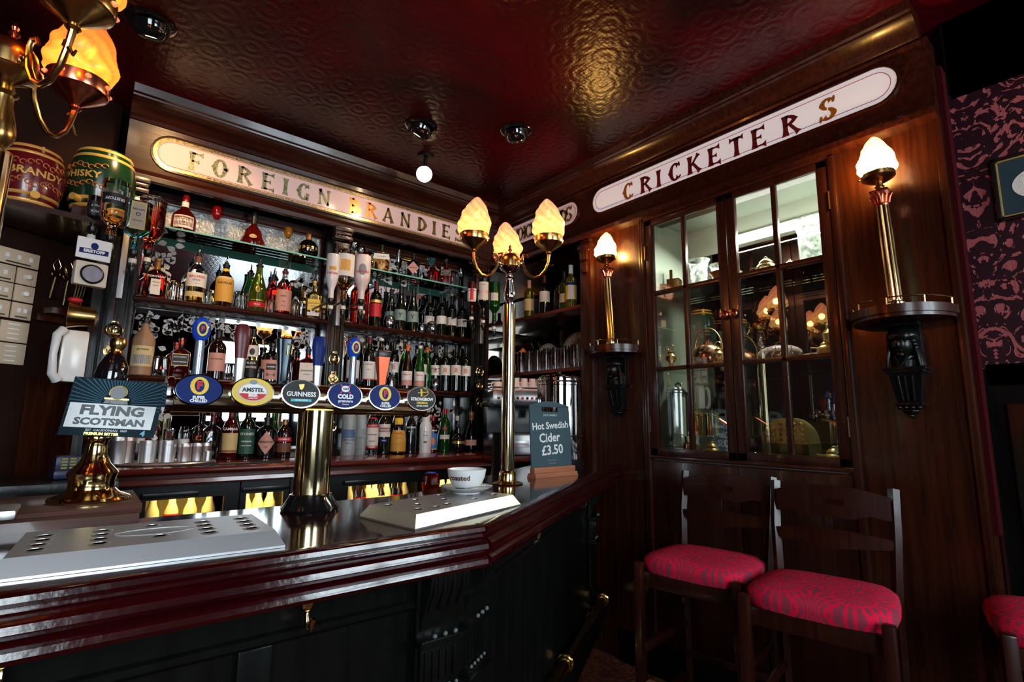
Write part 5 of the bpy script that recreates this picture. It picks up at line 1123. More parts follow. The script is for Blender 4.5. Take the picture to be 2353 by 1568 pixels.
# cup, saucer, spoon
sx, sy, sz = .890, 1.290, 1.1515
t = thing('saucer', 'white saucer on the right drip tray', 'saucer', (sx, sy, sz), 0)
M().lathe([(0, 0), (.040, 0), (.042, .004), (.055, .008), (.074, .018), (.076, .020), (.072, .020), (.052, .011), (.036, .008), (0, .008)], 40).make('saucer_body', WHITE, t)
cp = thing('coffee_cup', 'white coffee cup with brown lettering standing in the saucer', 'cup', (sx, sy, sz+.0085), R_(20)); cp.scale = (1.14, 1.14, 1.05)
M().lathe([(0, 0), (.026, 0), (.028, .004), (.040, .018), (.047, .036), (.050, .056), (.048, .057), (.045, .054), (.043, .044), (0, .044)], 40).make('cup_body', WHITE, cp)
M().lathe([(0, .0475), (.0455, .0475), (.0455, .046)], 32).make('milk_foam', P('milk_foam', (.62, .48, .36), .7), cp)
m = M(); v, f = text2d('roasted', .018, .03); m.add([((.0506+.0*b)*math.cos(-2.9+a/.05), .0506*math.sin(-2.9+a/.05), .036+b) for a, b in v], f); m.make('lettering', P('coffee_print', (.08, .02, .02), .4), cp, smooth=0)
m = M(); m.add([(.0506*math.cos(-.75+a/.05), .0506*math.sin(-.75+a/.05), .036+b) for a, b in v], f); m.make('lettering', MC['coffee_print'], cp, smooth=0)
tp = thing('teaspoon', 'steel teaspoon lying in the saucer', 'spoon', (sx-.045, sy-.035, sz+.020), R_(-30)); M().sph((0, 0, 0), .014, 12, sc=(1.4, .8, .25)).tube([(.015, 0, 0), (.05, 0, .004), (.09, 0, .006)], [.003, .002, .003], 8).make('spoon_body', CHROME, tp)
t = thing('tea_light_holder', 'small dark glass holder with a blue label behind the saucer', 'jar', (1.035, 1.735, 1.085), R_(20))
M().lathe([(.022, 0), (.030, .012), (.034, .04), (.030, .070), (.022, .078), (0, .078)], 8).make('jar_body', LDRED, t, smooth=0); M().box(-.016, .016, -.012, .012, .078, .082, b=.002).make('blue_lid', BLUE, t)

# ------------------------------------------------------------------ hand pump
t = thing('hand_pump', 'brass and black hand pump with a square pump clip', 'beer pump', (.036, 1.625, 1.1625))
M().lathe([(0, 0), (.078, 0), (.081, .004), (.078, .009), (.056, .018), (.046, .028), (.044, .045), (.048, .056), (.050, .064), (.046, .070), (.032, .086), (.024, .105), (.021, .128), (.022, .138), (.028, .146), (.028, .152), (.024, .160), (.022, .172), (0, .172)], 48).make('pump_base', P('pump_brass', (.85, .64, .28), .10, 1), t)
tlt = Matrix.Translation((.0, .022, .128)) @ Matrix.Rotation(R_(4), 4, 'Y') @ Matrix.Rotation(R_(-2), 4, 'X')
M().lathe([(.016, 0), (.018, .02), (.014, .05), (.014, .09), (.022, .12), (.032, .15), (.035, .172), (.031, .198), (.021, .222), (.017, .226)], 28, T=tlt).make('pump_handle', P('handle_black', (.006, .005, .006), .06, coat=1), t)
M().lathe([(.017, .226), (.013, .232), (.013, .240), (.017, .246), (.019, .256), (.016, .266), (.008, .272), (0, .273)], 24, T=tlt).make('handle_knob', BRASSD, t)
T = face_T((.024, -.040, .215), (.985, -.17, -.05), (.13, .06, 1))
w2, h0, h1 = .092, -.065, .072
o = M().prism([(-w2, h0), (w2, h0), (w2, h1), (-w2, h1)], -.004, 0, 0, T); clip = o.make('pump_clip', P('clip_night_blue', (.010, .022, .032), .6, spec=.1), t)
m = M()
for i in range(34):
    a = R_(-8+i*196/33); r0, r1 = .030, .13
    p = (math.cos(a), math.sin(a)); q = (-p[1]*.0007, p[0]*.0007)
    def cl(r): 
        x_, y_ = p[0]*r, p[1]*r+.012
        k_ = min(1, (w2-.002)/max(abs(x_), 1e-6), ((h1-.002)-.012)/max(y_-.012, 1e-6)); return (x_*k_, .012+(y_-.012)*k_)
    a1 = cl(r0); b1 = cl(r1); m.prism([(a1[0]-q[0], a1[1]-q[1]), (b1[0]-q[0]*1.6, b1[1]-q[1]*1.6), (b1[0]+q[0]*1.6, b1[1]+q[1]*1.6), (a1[0]+q[0], a1[1]+q[1])], 0, .0006, 0, T)
m.make('sun_rays', P('ray_blue', (.05, .14, .20), .6, spec=.1), clip, smooth=0)
m = M().prism([(-.086, -.046), (.082, -.046), (.082, .011), (-.086, .011)], 0, .001, 0, T); m.make('white_panel', WHP, clip)
m = M(); txt(m, 'FLYING', .030, T @ Matrix.Translation((-.002, -.0055, .0014)), 0, .05, 1.25); txt(m, 'SCOTSMAN', .022, T @ Matrix.Translation((-.002, -.032, .0014)), 0, .05, 1.18); m.make('lettering', P('clip_black_ink', (.015, .02, .03), .4), clip, smooth=0)
m = M(); txt(m, 'EST  CALEDONIAN  1869', .0072, T @ Matrix.Translation((-.004, -.0515, .0008)), 0, .02); m.make('lettering', P('clip_silver_print', (.55, .6, .62), .4), clip, smooth=0)
m = M(); txt(m, 'PREMIUM BITTER', .0088, T @ Matrix.Translation((-.012, -.0600, .0008)), 0, .04); m.make('lettering', GOLD, clip, smooth=0); m = M(); txt(m, '4', .018, T @ Matrix.Translation((.068, -.056, .0008)), 0, .04); m.make('lettering', P('clip_light_blue', (.08, .35, .55), .4), clip, smooth=0)
eng = M(); eng.cyl(T @ Vector((0, .038, .001)), T @ Vector((0, .038, .012)), .016, 20); eng.prism([(-.024, .012), (.024, .012), (.020, .026), (-.020, .026)], 0, .008, 0, T); eng.cyl(T @ Vector((-.016, .016, .001)), T @ Vector((-.016, .016, .011)), .004, 10); eng.cyl(T @ Vector((.016, .016, .001)), T @ Vector((.016, .016, .011)), .004, 10); eng.make('engine_relief', P('engine_black', (.02, .018, .016), .3), clip)
ring = M(); ring.tube([T @ Vector((.017*math.cos(R_(a)), .038+.017*math.sin(R_(a)), .010)) for a in range(-20, 201, 20)], .0016, 6); ring.prism([(-.024, .022), (.024, .022), (.024, .026), (-.024, .026)], .008, .010, 0, T); ring.make('engine_brass_trim', GOLD, clip)
# second pump, only its edge shows at the left margin
t = thing('hand_pump', 'black and brass hand pump cut off by the left edge of the picture', 'beer pump', (-.235, 1.55, 1.1625))
M().lathe([(0, 0), (.078, 0), (.078, .009), (.046, .028), (.050, .064), (.024, .105), (.022, .138), (.022, .172)], 40).make('pump_base', BRASS, t)
M().lathe([(.016, 0), (.014, .05), (.012, .09), (.026, .15), (.030, .175), (.019, .222), (.016, .226)], 28, T=Matrix.Translation((0, 0, .165))).make('pump_handle', MC['handle_black'], t); M().sph((0, 0, .405), .018, 14).make('handle_knob', BRASSD, t)
m = M(); T = face_T((.035, -.05, .21), (1, 0, 0), (0, 0, 1)); m.prism([(0, -.06), (.05, -.045), (.055, .02), (.03, .055), (0, .06), (-.055, .02), (-.05, -.045)], -.003, 0, 0, T); c2 = m.make('pump_clip', REDP, t); m = M(); m.prism([(0, -.048), (.04, -.036), (.044, .016), (.024, .044), (0, .048), (-.044, .016), (-.04, -.036)], 0, .001, 0, T); m.make('white_panel', WHP, c2)

# ------------------------------------------------------------------ optics: upside-down bottles on the pilasters
def optic(lab, x, y, z, h, r, kind, gm_, bottlelab, **kw):
    bottle(bottlelab, x, y, z, h, r, kind, gm_, inv=True, group=GO, **kw)
    t = thing('optic_measure', lab, 'optic', (x, y, z), 0, 'black and clear optic measures')
    M().lathe([(.012, 0), (.017, -.004), (.017, -.022), (.013, -.028)], 16).make('optic_collar', BLACK, t)
    M().lathe([(.013, -.028), (.014, -.03), (.014, -.068), (.010, -.072)], 16).make('measure_glass', TGLASS, t); M().lathe([(.0145, -.040), (.0145, -.058)], 16).make('measure_label', PAPER, t)
    M().lathe([(.014, -.070), (.015, -.078), (.009, -.098), (.005, -.108), (0, -.108)], 14).make('optic_valve', BLACK, t)
    M().box(-.004, .004, .012, 2.985-y, -.020, -.010, b=.001).make('wall_clamp', BLACK, t)
optic('optic under the black bottle', -.046, 2.66, 2.13, .125, .027, 'short', GBLK, 'black bottle hung upside down, first at the far left', labs=[(.2, .7, INK, 60)], text=[("JACK", .55, .012, WHP), ('No 7', .35, .012, WHP)])
optic('optic under the clear amber-bottomed bottle', .014, 2.60, 2.09, .228, .047, 'spirit', LAMB, 'clear vodka bottle hung upside down with dark band label', fill=.70, upper=GCLR, labs=[(.28, .48, INK, 60)], text=[('ERISTOFF', .38, .016, WHP)])
optic('optic under the turquoise bottle', .095, 2.58, 2.04, .200, .046, 'sqr', LBLUE, 'square turquoise gin bottle hung upside down with tall white label', labs=[(.04, .62, YEL, .56), (.05, .61, PAPER, .52)], text=[('SAPPHIRE', .20, .010, NAVY), ('LONDON', .44, .008, NAVY), ('O', .30, .022, NAVY)], sq=.8)
optic('optic under the brown spirit bottle behind the turquoise one', .150, 2.72, 2.09, .235, .052, 'spirit', LRED, 'round red-brown spirit bottle hung upside down behind the turquoise one', fill=.2, upper=GCLR)
optic('optic under the narrow white bottle', .960, 2.70, 1.995, .240, .033, 'malibu', P('white_opaque_bottle', (.80, .74, .72), .3, coat=.4), 'narrow opaque white rum bottle hung upside down', text=[('MALIBU', .45, .016, REDP)], labs=[(.3, .38, ORL, 30)])
optic('optic under the golden rum bottle', 1.040, 2.73, 2.01, .272, .048, 'spirit', LAMB, 'golden spirit bottle with cream label hung upside down on the middle pilaster', fill=.60, upper=GCLR, labs=[(.10, .56, PAPER, 75), (.22, .45, ORL, 32)])
optic('optic under the wide white bottle', 1.135, 2.72, 2.02, .250, .044, 'malibu', P('pink_white_bottle', (.80, .66, .62), .3, coat=.4), 'wide pinkish-white schnapps bottle hung upside down', labs=[(.22, .48, GREYP, .5, 'oval')], text=[("ARCHERS", .40, .017, REDP)])
optic('optic under the orange bottle behind the white one', 1.19, 2.82, 2.02, .30, .03, 'tall', LRED, 'slim orange-red bottle hung upside down behind the white one')
optic('optic under the red-striped bottle', 1.905, 2.75, 2.07, .195, .032, 'wine', LDRED, 'bottle with red striped label hung upside down, left of the right pilaster', labs=[(.25, .70, PAPER, 60), (.25, .65, REDP, 20)], text=[('CINZANO', .32, .011, NAVY)])
optic('optic under the dark vermouth bottle', 2.0, 2.75, 2.06, .245, .040, 'spirit', GBLK, 'dark vermouth bottle with tall cream label hung upside down', labs=[(.12, .62, PAPER, 50), (.36, .44, REDP, 56)], text=[('MARTINI', .40, .013, WHP), ('ROSSO', .20, .008, INK)])
optic('optic under the bright green bottle', 2.10, 2.76, 2.03, .270, .038, 'wine', GGREEN, 'bright green bottle hung upside down beside the lamp post', labs=[(.3, .5, PAPER, 40)])
# optic rails
for x in (.075, 1.10, 2.14): M().box(x-.012, x+.012, 2.955, 2.985, 1.90, 2.22, b=.002).make('optic_rail', P('grey_bracket', (.35, .35, .36), .4, .6), bb)
# eristoff display sign, clock-like dial and bell on the left end
t = thing('display_sign', 'small white advertising panel with blue banner under the left optics', 'sign', (-.030, 2.55, 2.005), R_(14))
M().box(-.055, .055, -.004, .004, -.042, .042, b=.003).make('white_panel', WHP, t)
m = M().prism([(-.046, -.022), (.046, -.018), (.046, .002), (-.046, -.002)], 0, .001, 0, face_T((0, -.004, 0), (1, 0, 0), (0, 0, 1))); ell(m, 0, .012, .012, .014, 0, .001, face_T((0, -.004, 0), (1, 0, 0), (0, 0, 1))); m.make('blue_banner', NAVY, t)
m = M(); txt(m, 'ERISTOFF', .016, face_T((0, -.0056, -.010), (1, 0, .03), (0, 0, 1)), 0, .05); m.make('lettering', WHP, t, smooth=0)
t = thing('dial', 'round pale dial on a white holder below the advertising panel', 'dispenser', (-.030, 2.56, 1.905), R_(14))
M().lathe([(0, 0), (.036, 0), (.038, .006), (.034, .010), (.030, .008)], 32, T=face_T((0, -.012, 0), (1, 0, 0), (0, 0, 1))).make('dial_rim', BLACK, t); M().lathe([(.031, .009), (0, .009)], 32, T=face_T((0, -.012, 0), (1, 0, 0), (0, 0, 1))).make('dial_face', P('dial_lilac', (.50, .48, .58), .4), t)
M().box(-.052, .052, -.010, .03, -.045, .05, b=.008).make('holder', CREAM, t)
t = thing('bell', 'brass ship bell with red ribbon on the left post', 'bell', (-.075, 2.66, 1.755)); t.scale = (.8, .8, .8)
M().lathe([(.010, .11), (.045, .095), (.052, .04), (.062, 0), (.066, -.01), (.060, -.012), (0, .0)], 32, T=Matrix.Rotation(R_(90), 4, 'Y')).make('bell_body', BRASSD, t); M().sph((.01, -.01, .075), .03, 12, sc=(1, .6, .5)).make('ribbon', REDP, t)
# telephone handset shape on the post
t = thing('telephone', 'white wall telephone handset on the left end of the back bar', 'telephone', (-.055, 2.86, 1.61), R_(10))
M().box(-.045, .045, -.02, .02, -.11, .11, b=.012).make('phone_cradle', WHITE, t); M().tube([(-.045, -.03, .105), (-.065, -.045, .08), (-.070, -.05, 0), (-.065, -.045, -.08), (-.045, -.03, -.105)], [.018, .016, .013, .016, .018], 12).make('handset', WHITE, t)
# horse brasses
def hbrass(x, z, lab, k_, y=2.972):
    t = thing('horse_brass', lab, 'brass', (x, y, z), 0, 'horse brasses on the pilasters')
    m = M()
    if k_ == 0: m.tube([(.030*math.cos(a), 0, .030*math.sin(a)) for a in [2*PI*i/28 for i in range(28)]], .0045, 8, close=True)
    elif k_ == 1: m.tube([(.028*math.cos(R_(a)), 0, .034*math.sin(R_(a))-.002) for a in range(-60, 241, 15)], [.0045]*21, 8)
    else: m.lathe([(.031, 0), (.031, .003), (.026, .004), (.026, .001)], 28, T=face_T((0, 0, 0), (1, 0, 0), (0, 0, 1)))
    m.make('brass_ring', BRASS, t)
    m = M(); rn = random.Random(int(x*100+z*10)); m.sph((0, 0, -.004), .012, 12, sc=(1.1, .4, 1.3)).sph((.004, 0, .014), .007, 10, sc=(1, .5, 1)).tube([(-.022, 0, -.018), (0, 0, -.020), (.022, 0, -.018)], .004, 6).tube([(-.012, 0, -.012), (-.02, 0, .008)], .003, 6).tube([(.012, 0, -.008), (.022, 0, .004)], .003, 6); m.make('brass_figure', BRASS, t)
    m = M().box(-.014, .014, -.002, .002, .036, .044, b=.001); m.box(-.014, -.010, -.002, .002, .030, .044).box(.010, .014, -.002, .002, .03, .044); m.make('strap_loop', BRASS, t)
hbrass(.075, 1.752, 'round horse brass at the top of the left pilaster', 0); hbrass(.075, 1.655, 'horse brass half hidden behind the pump handle knob', 2)
hbrass(1.10, 1.705, 'horseshoe-shaped horse brass on the middle pilaster', 1); hbrass(1.10, 1.588, 'round horse brass low on the middle pilaster', 2); hbrass(1.105, 1.315, 'horse brass beside the tap column at worktop height', 0)
hbrass(2.14, 1.70, 'oval pierced horse brass at the top of the right pilaster', 0); hbrass(2.14, 1.600, 'star-shaped horse brass on the right pilaster', 2); hbrass(2.14, 1.480, 'lowest horse brass on the right pilaster', 1)

# ------------------------------------------------------------------ left: angled wall, switches, barrels, keys
da = Vector((.83, .55)).normalized(); na_ = Vector((da.y, -da.x))
def wa(s, off=0): q = Vector((.0, 3.17))-da*s+na_*off; return (q.x, q.y)
m = M().prism([wa(0), wa(2.2), wa(2.2, -.1), wa(0, -.1)], Z0, ZC); struct('wall_passage', m, P('passage_dark_brown', (.016, .005, .003), .7, spec=.15))
dr_ = M()
for z0, z1 in ((.2, .95), (1.05, 1.52)): dr_.prism([wa(.06, .012), wa(.24, .012), wa(.24, 0), wa(.06, 0)], z0, z1)
dr_.prism([wa(.02, .02), wa(.055, .02), wa(.055, 0), wa(.02, 0)], .1, 1.77); dr_.prism([wa(.02, .035), wa(.25, .035), wa(.25, 0), wa(.02, 0)], 1.77, 1.80)
struct('door_1', dr_, MWz)
def onw(s, z, off=.0): q = wa(s, off); return Vector((q[0], q[1], z))
sw0 = .285
rows = [(1.985, 1, [(0, 2, 3)]), (1.895, 0, []), ]
SP = P('switch_plate_cream', (.62, .50, .36), .4); 
specs = [(0.0, 2.022, .148, .066, 3, 'triple rocker switch plate at the top of the bank'), (.078, 1.948, .070, .070, 1, 'single switch plate with black label, left column'), (0, 1.948, .072, .070, -1, 'dimmer plate with round knob, upper right'), (.078, 1.874, .070, .070, 2, 'double switch plate, left column, third row'), (0, 1.874, .072, .070, -1, 'dimmer plate with round knob, lower right'), (.078, 1.798, .070, .070, 1, 'single switch plate, left column, fourth row'), (0, 1.798, .072, .070, 2, 'double switch plate, right column, fourth row'), (0, 1.708, .10, .088, 0, 'ribbed cream socket panel, upper one'), (0, 1.615, .10, .088, 0, 'ribbed cream socket panel, lowest of the bank')]
for ds, z, w_, h_, k_, lb in specs:
    s = .262+ds+w_/2; p = onw(s, z, 0)
    t = thing('switch_plate', lb, 'switch', p, math.atan2(da.y, da.x), 'bank of cream switches on the passage wall')
    M().box(-w_/2, w_/2, -.010, 0, -h_/2, h_/2, b=.002).make('plate', SP, t)
    if k_ > 0:
        for i in range(k_): x = (i-(k_-1)/2)*.042*(1 if k_ > 2 else .55); M().box(x-.007, x+.007, -.014, -.009, -.008, .012, b=.002).make('rocker', WHITE, t)
        M().box(-w_*.3, w_*.3, -.0115, -.009, -h_*.40, -h_*.30).make('label_strip', BLACK, t)
    elif k_ < 0: M().lathe([(.012, 0), (.010, .014), (0, .014)], 18, T=face_T((0, -.010, 0), (1, 0, 0), (0, 0, 1))).make('dimmer_knob', WHITE, t)
    else:
        for i in range(4): M().box(-w_*.25, w_*.15, -.012, -.009, -h_*.36+i*.020, -h_*.36+i*.020+.005).make('rib', WHITE, t)
def barrel(x, y, z, r, h, rz, main, lab, word=None):
    t = thing('barrel', lab, 'barrel', (x, y, z), rz, 'small painted spirit barrels')
    def rad(u_): return r*(.80+.22*math.sin(PI*u_))
    M().lathe([(rad(i/16), h*i/16) for i in range(17)]+[(rad(1)*.93, h), (rad(1)*.93, h-.012), (0, h-.012)], 40).make('barrel_body', main, t)
    for a, b in ((.02, .07), (.13, .18), (.82, .87), (.93, .98)):
        M().lathe([(rad(a)+.001, a*h), (rad((a+b)/2)+.003, (a+b)/2*h), (rad(b)+.001, b*h)], 40).make('hoop', GOLDH, t)
    def wrap(m, vs, fs, zc): m.add([((rad((zc+b)/h)+.0035)*math.cos(-PI/2+a/r), (rad((zc+b)/h)+.0035)*math.sin(-PI/2+a/r), zc+b) for a, b in vs], fs)
    if word: v, f = text2d(word, .040, .03, 1.05); m = M(); wrap(m, v, f, h*.5); m.make('lettering', GOLDH, t, smooth=0)
    m = M()
    for sgn in (1, -1):
        for i in range(9):
            u_ = (i-4)*.022; zz = h*.5+sgn*(.040+.007*math.cos(i*1.6)); a = -PI/2+u_/r; R0 = rad(zz/h)+.003
            m.tube([(R0*math.cos(a+.09*math.cos(g)), R0*math.sin(a+.09*math.cos(g)), zz+.009*math.sin(g)) for g in [PI*2*j/10 for j in range(9)]], .0022, 5)
    m.make('scroll_ornament', P('orange_scroll_paint', (.55, .15, .03), .4), t)['kind'] = 'stuff'
    M().cyl((0, -rad(.13)+.01, h*.12), (0, -rad(.13)-.03, h*.12), .015, 14).make('tap_bung', GOLDH, t)
GOLDH = P('ochre_hoop_paint', (.75, .40, .08), .35, .2)
barrel(-.256, 2.72, 2.165, .103, .240, math.atan2(-2.7, .23)+PI/2+R_(10), P('barrel_crimson', (.13, .006, .010), .25, coat=.5), 'crimson brandy barrel with ochre hoops, left of the green one', 'BRANDY')
barrel(-.035, 2.80, 2.22, .117, .275, R_(-42), P('barrel_green', (.006, .035, .012), .22, coat=.6), 'dark green whisky barrel with ochre hoops beside the fascia', 'WHISKY')
t = thing('barrel_shelf', 'dark shelf carrying the two spirit barrels', 'shelf', (0, 0, 0)); M().prism([(-.42, 2.60), (.02, 2.66), (.02, 3.12), (-.05, 3.10), (-.42, 2.86)], 2.14, 2.163).prism([(-.12, 2.7), (.02, 2.72), (.02, 2.94), (-.12, 2.94)], 2.163, 2.219).make('shelf_board', MW, t)
# keys
def key(s, z, L, lab, hang, big=1):
    p = onw(s, z, .03); t = thing('key', lab, 'key', p, math.atan2(da.y, da.x), 'old brass keys on the passage wall')
    M().tube([(.016*big*math.cos(a), 0, .012*big*math.sin(a)) for a in [2*PI*i/20 for i in range(20)]], .0035, 6, close=True).make('key_bow', BRASS, t)
    m = M().tube([(0, 0, -.012*big), (hang*.3, 0, -L*.6), (hang*.5, 0, -L)], .0038, 8); m.box(hang*.45, hang*.45+.02, -.002, .002, -L, -L+.018).make('key_shank', BRASS, t)
    M().tube([(.004, 0, .01), (.016, 0, .04), (0, 0, .075), (-.016, 0, .04), (-.004, 0, .012)], .0014, 6).make('key_ring', BRASS, t)
key(.205, 1.985, .11, 'leftmost brass key hanging beside the switches', -.02); key(.155, 1.985, .13, 'largest brass key in the middle of the bunch', -.01, 1.3)
for i in range(4): key(.115-.012*i, 1.975-.004*i, .10, 'thin brass key of the right-hand bunch, %s one' % ['first', 'second', 'third', 'fourth'][i], -.015-.004*i, .6)
p = onw(.13, 2.02, .035); t = thing('key_hoop', 'large thin brass hoop above the keys', 'ring', p, math.atan2(da.y, da.x)); M().tube([(.045*math.cos(a), 0, .045*math.sin(a)) for a in [2*PI*i/36 for i in range(36)]], .0015, 6, close=True).make('hoop_wire', BRASS, t)
# wood plinth under keys
M().prism([wa(.02, .10), wa(.24, .10), wa(.24, 0), wa(.02, 0)], 1.80, 1.825).make('key_ledge', MW, None); tag(bpy.data.objects['key_ledge'], 'narrow dark ledge below the hanging keys', 'ledge')

# ------------------------------------------------------------------ steel canisters, sauces, card terminal, ashtray cloth
CANI = [(.165, 2.90, .115, .037), (.245, 2.86, .095, .034), (.318, 2.85, .095, .034), (.385, 2.85, .080, .028), (.440, 2.87, .080, .026), (.480, 2.90, .08, .022), (.475, 2.82, .045, .018), (.135, 2.82, .12, .03)]
nm = ['tall steel canister at the left of the row', 'second steel canister from the left', 'third steel canister under the toothpicks', 'fourth steel canister with a salt jar', 'fifth steel canister with the orange C jar', 'slim steel canister near the row end', 'smallest steel canister at the right end', 'steel canister hidden behind the pump column']
t = thing('steel_tray', 'curved steel tray under the row of canisters', 'tray', (.31, 2.86, 1.1505)); M().lathe([(0, 0), (.20, 0), (.21, .006), (.205, .012), (.2, .006), (0, .005)], 48, flat=.72).make('tray_body', STEEL, t)
for (x, y, h, r), lb in zip(CANI, nm):
    t = thing('canister', lb, 'canister', (x, y, 1.160), 0, 'steel canisters on the curved tray'); M().lathe([(0, 0), (r, 0), (r, h*.8), (r*1.02, h*.81), (r*1.02, h*.84), (r, h*.85), (r, h), (r*.93, h), (r*.93, h-.02), (0, h-.02)], 28).make('canister_body', STEEL, t)
bottle('white sauce bottle with yellow cap in the canisters', .215, 2.93, 1.24, .12, .022, 'short', P('white_sauce', (.75, .72, .68), .4), YEL, .85, labs=[(.2, .6, GREYP, 50)], group='sauces and jars above the canisters')
bottle('small red hot-sauce bottle with green neck', .270, 2.92, 1.235, .115, .018, 'wine', LRED, GREENL, .72, labs=[(.12, .4, WHP, .8, 'diamond')], group='sauces and jars above the canisters')
t = thing('toothpick_holder', 'glass of wooden toothpicks above the third canister', 'holder', (.325, 2.90, 1.235)); M().lathe([(.020, 0), (.024, .07), (.022, .07), (.019, .004), (0, .004)], 20).make('glass_body', TGLASS, t)
m = M(); rn = random.Random(2)
for i in range(40): a = rn.random()*6.28; q = rn.random()*.013; m.cyl((q*math.cos(a), q*math.sin(a), .006), (q*1.3*math.cos(a), q*1.3*math.sin(a), .062), .0011, 4)
o = m.make('toothpicks', PALE, t); o['kind'] = 'stuff'
t = thing('salt_jar', 'small glass jar of white salt above the fourth canister', 'jar', (.385, 2.92, 1.23)); M().lathe([(.022, 0), (.022, .03), (0, .03)], 20).make('salt', WHP, t); M().lathe([(.0225, .03), (.023, .055), (.016, .062), (.016, .07), (0, .07)], 20).make('jar_glass', GCLR, t)
t = thing('spice_jar', 'dark jar with an orange letter C above the canisters', 'jar', (.447, 2.93, 1.23)); M().lathe([(.024, 0), (.024, .06), (.018, .066), (.018, .08), (0, .08)], 20).make('jar_body', GBROWN, t); m = M(); v, f = text2d('C', .035, .05); m.add([(.0246*math.cos(-PI/2-.15+a/.0246), .0246*math.sin(-PI/2-.15+a/.0246), .032+b) for a, b in v], f); m.make('lettering', CAPO, t, smooth=0)
t = thing('card_terminal', 'dark blue card payment terminal with yellow keys behind the pump', 'card machine', (-.005, 2.36, 1.152), R_(8)); 
M().box(-.055, .055, -.05, .05, 0, .03, b=.01).box(-.05, .05, -.02, .05, .02, .075, b=.012).make('terminal_body', P('terminal_blue', (.012, .016, .08), .35), t)
for r_ in range(4):
    for c_ in range(3): M().box(-.034+c_*.022, -.018+c_*.022, -.024+r_*.0+.0, -.018, .032+r_*.010, .038+r_*.010, b=.001).make('key_button', P('terminal_keys', (.35, .32, .05), .5), t)
M().box(-.25, .12, 2.2, 2.62, 1.10, 1.150, b=.004).make('terminal_stand', BLK, None); tag(bpy.data.objects['terminal_stand'], 'dark counter end under the card terminal', 'counter')
t = thing('bar_mat', 'ribbed dark rubber bar mat on the worktop', 'mat', (.55, 2.72, 1.151)); M().box(-.23, .23, -.04, .04, 0, .005, b=.001).make('mat_body', RUBBER, t); M().box(-.05, .08, -.036, -.02, .005, .006).make('mat_print', CAPO, t)
# ------------------------------------------------------------------ ceiling lamps
def eyeball(x, y, d, lab, hot=True):
    t = thing('ceiling_spotlight', lab, 'lamp', (x, y, ZC), 0, 'black eyeball spotlights in the ceiling')
    M().lathe([(.085, 0), (.088, -.004), (.080, -.010), (.066, -.012), (.064, 0)], 40).make('ceiling_ring', MC['gloss_black'], t)
    T = Matrix.Translation((0, 0, -.006)) @ Vector(d).to_track_quat('Z', 'Y').to_matrix().to_4x4()
    M().lathe([(.064, -.01), (.066, .006), (.064, .024), (.056, .042), (.046, .052), (.043, .052), (.040, .040), (.03, .030), (0, .028)], 36, T=T).make('eyeball', MC['gloss_black'], t)
    M().lathe([(.038, .0405), (0, .0405)], 28, T=T).make('lamp_lens', BULB, t)
eyeball(.052, 2.38, (.1, .38, -.9), 'black eyeball spotlight in the ceiling near the left lamp'); eyeball(1.255, 2.33, (-.25, .46, -.83), 'black eyeball spotlight left of the other by the cornice'); eyeball(1.675, 2.03, (.33, .22, -.9), 'black eyeball spotlight nearest the cricketers sign')
t = thing('spotlight', 'black cylindrical spotlight hanging from the ceiling and shining at the room', 'lamp', (1.44, 2.60, ZC))
T = Matrix.Translation((0, 0, -.115)) @ Vector((-.52, -.78, -.42)).to_track_quat('Z', 'Y').to_matrix().to_4x4()
M().cyl((0, 0, 0), (0, 0, -.10), .012).lathe([(.05, 0), (.05, -.012), (0, -.014)], 24).make('ceiling_mount', BLACK, t); M().lathe([(0, -.07), (.030, -.07), (.036, -.04), (.042, 0), (.050, .040), (.050, .06), (.046, .06), (.044, .04), (0, .036)], 32, T=T).make('lamp_body', MC['gloss_black'], t); M().lathe([(.046, .056), (0, .056)], 28, T=T).make('lamp_lens', BULB, t)
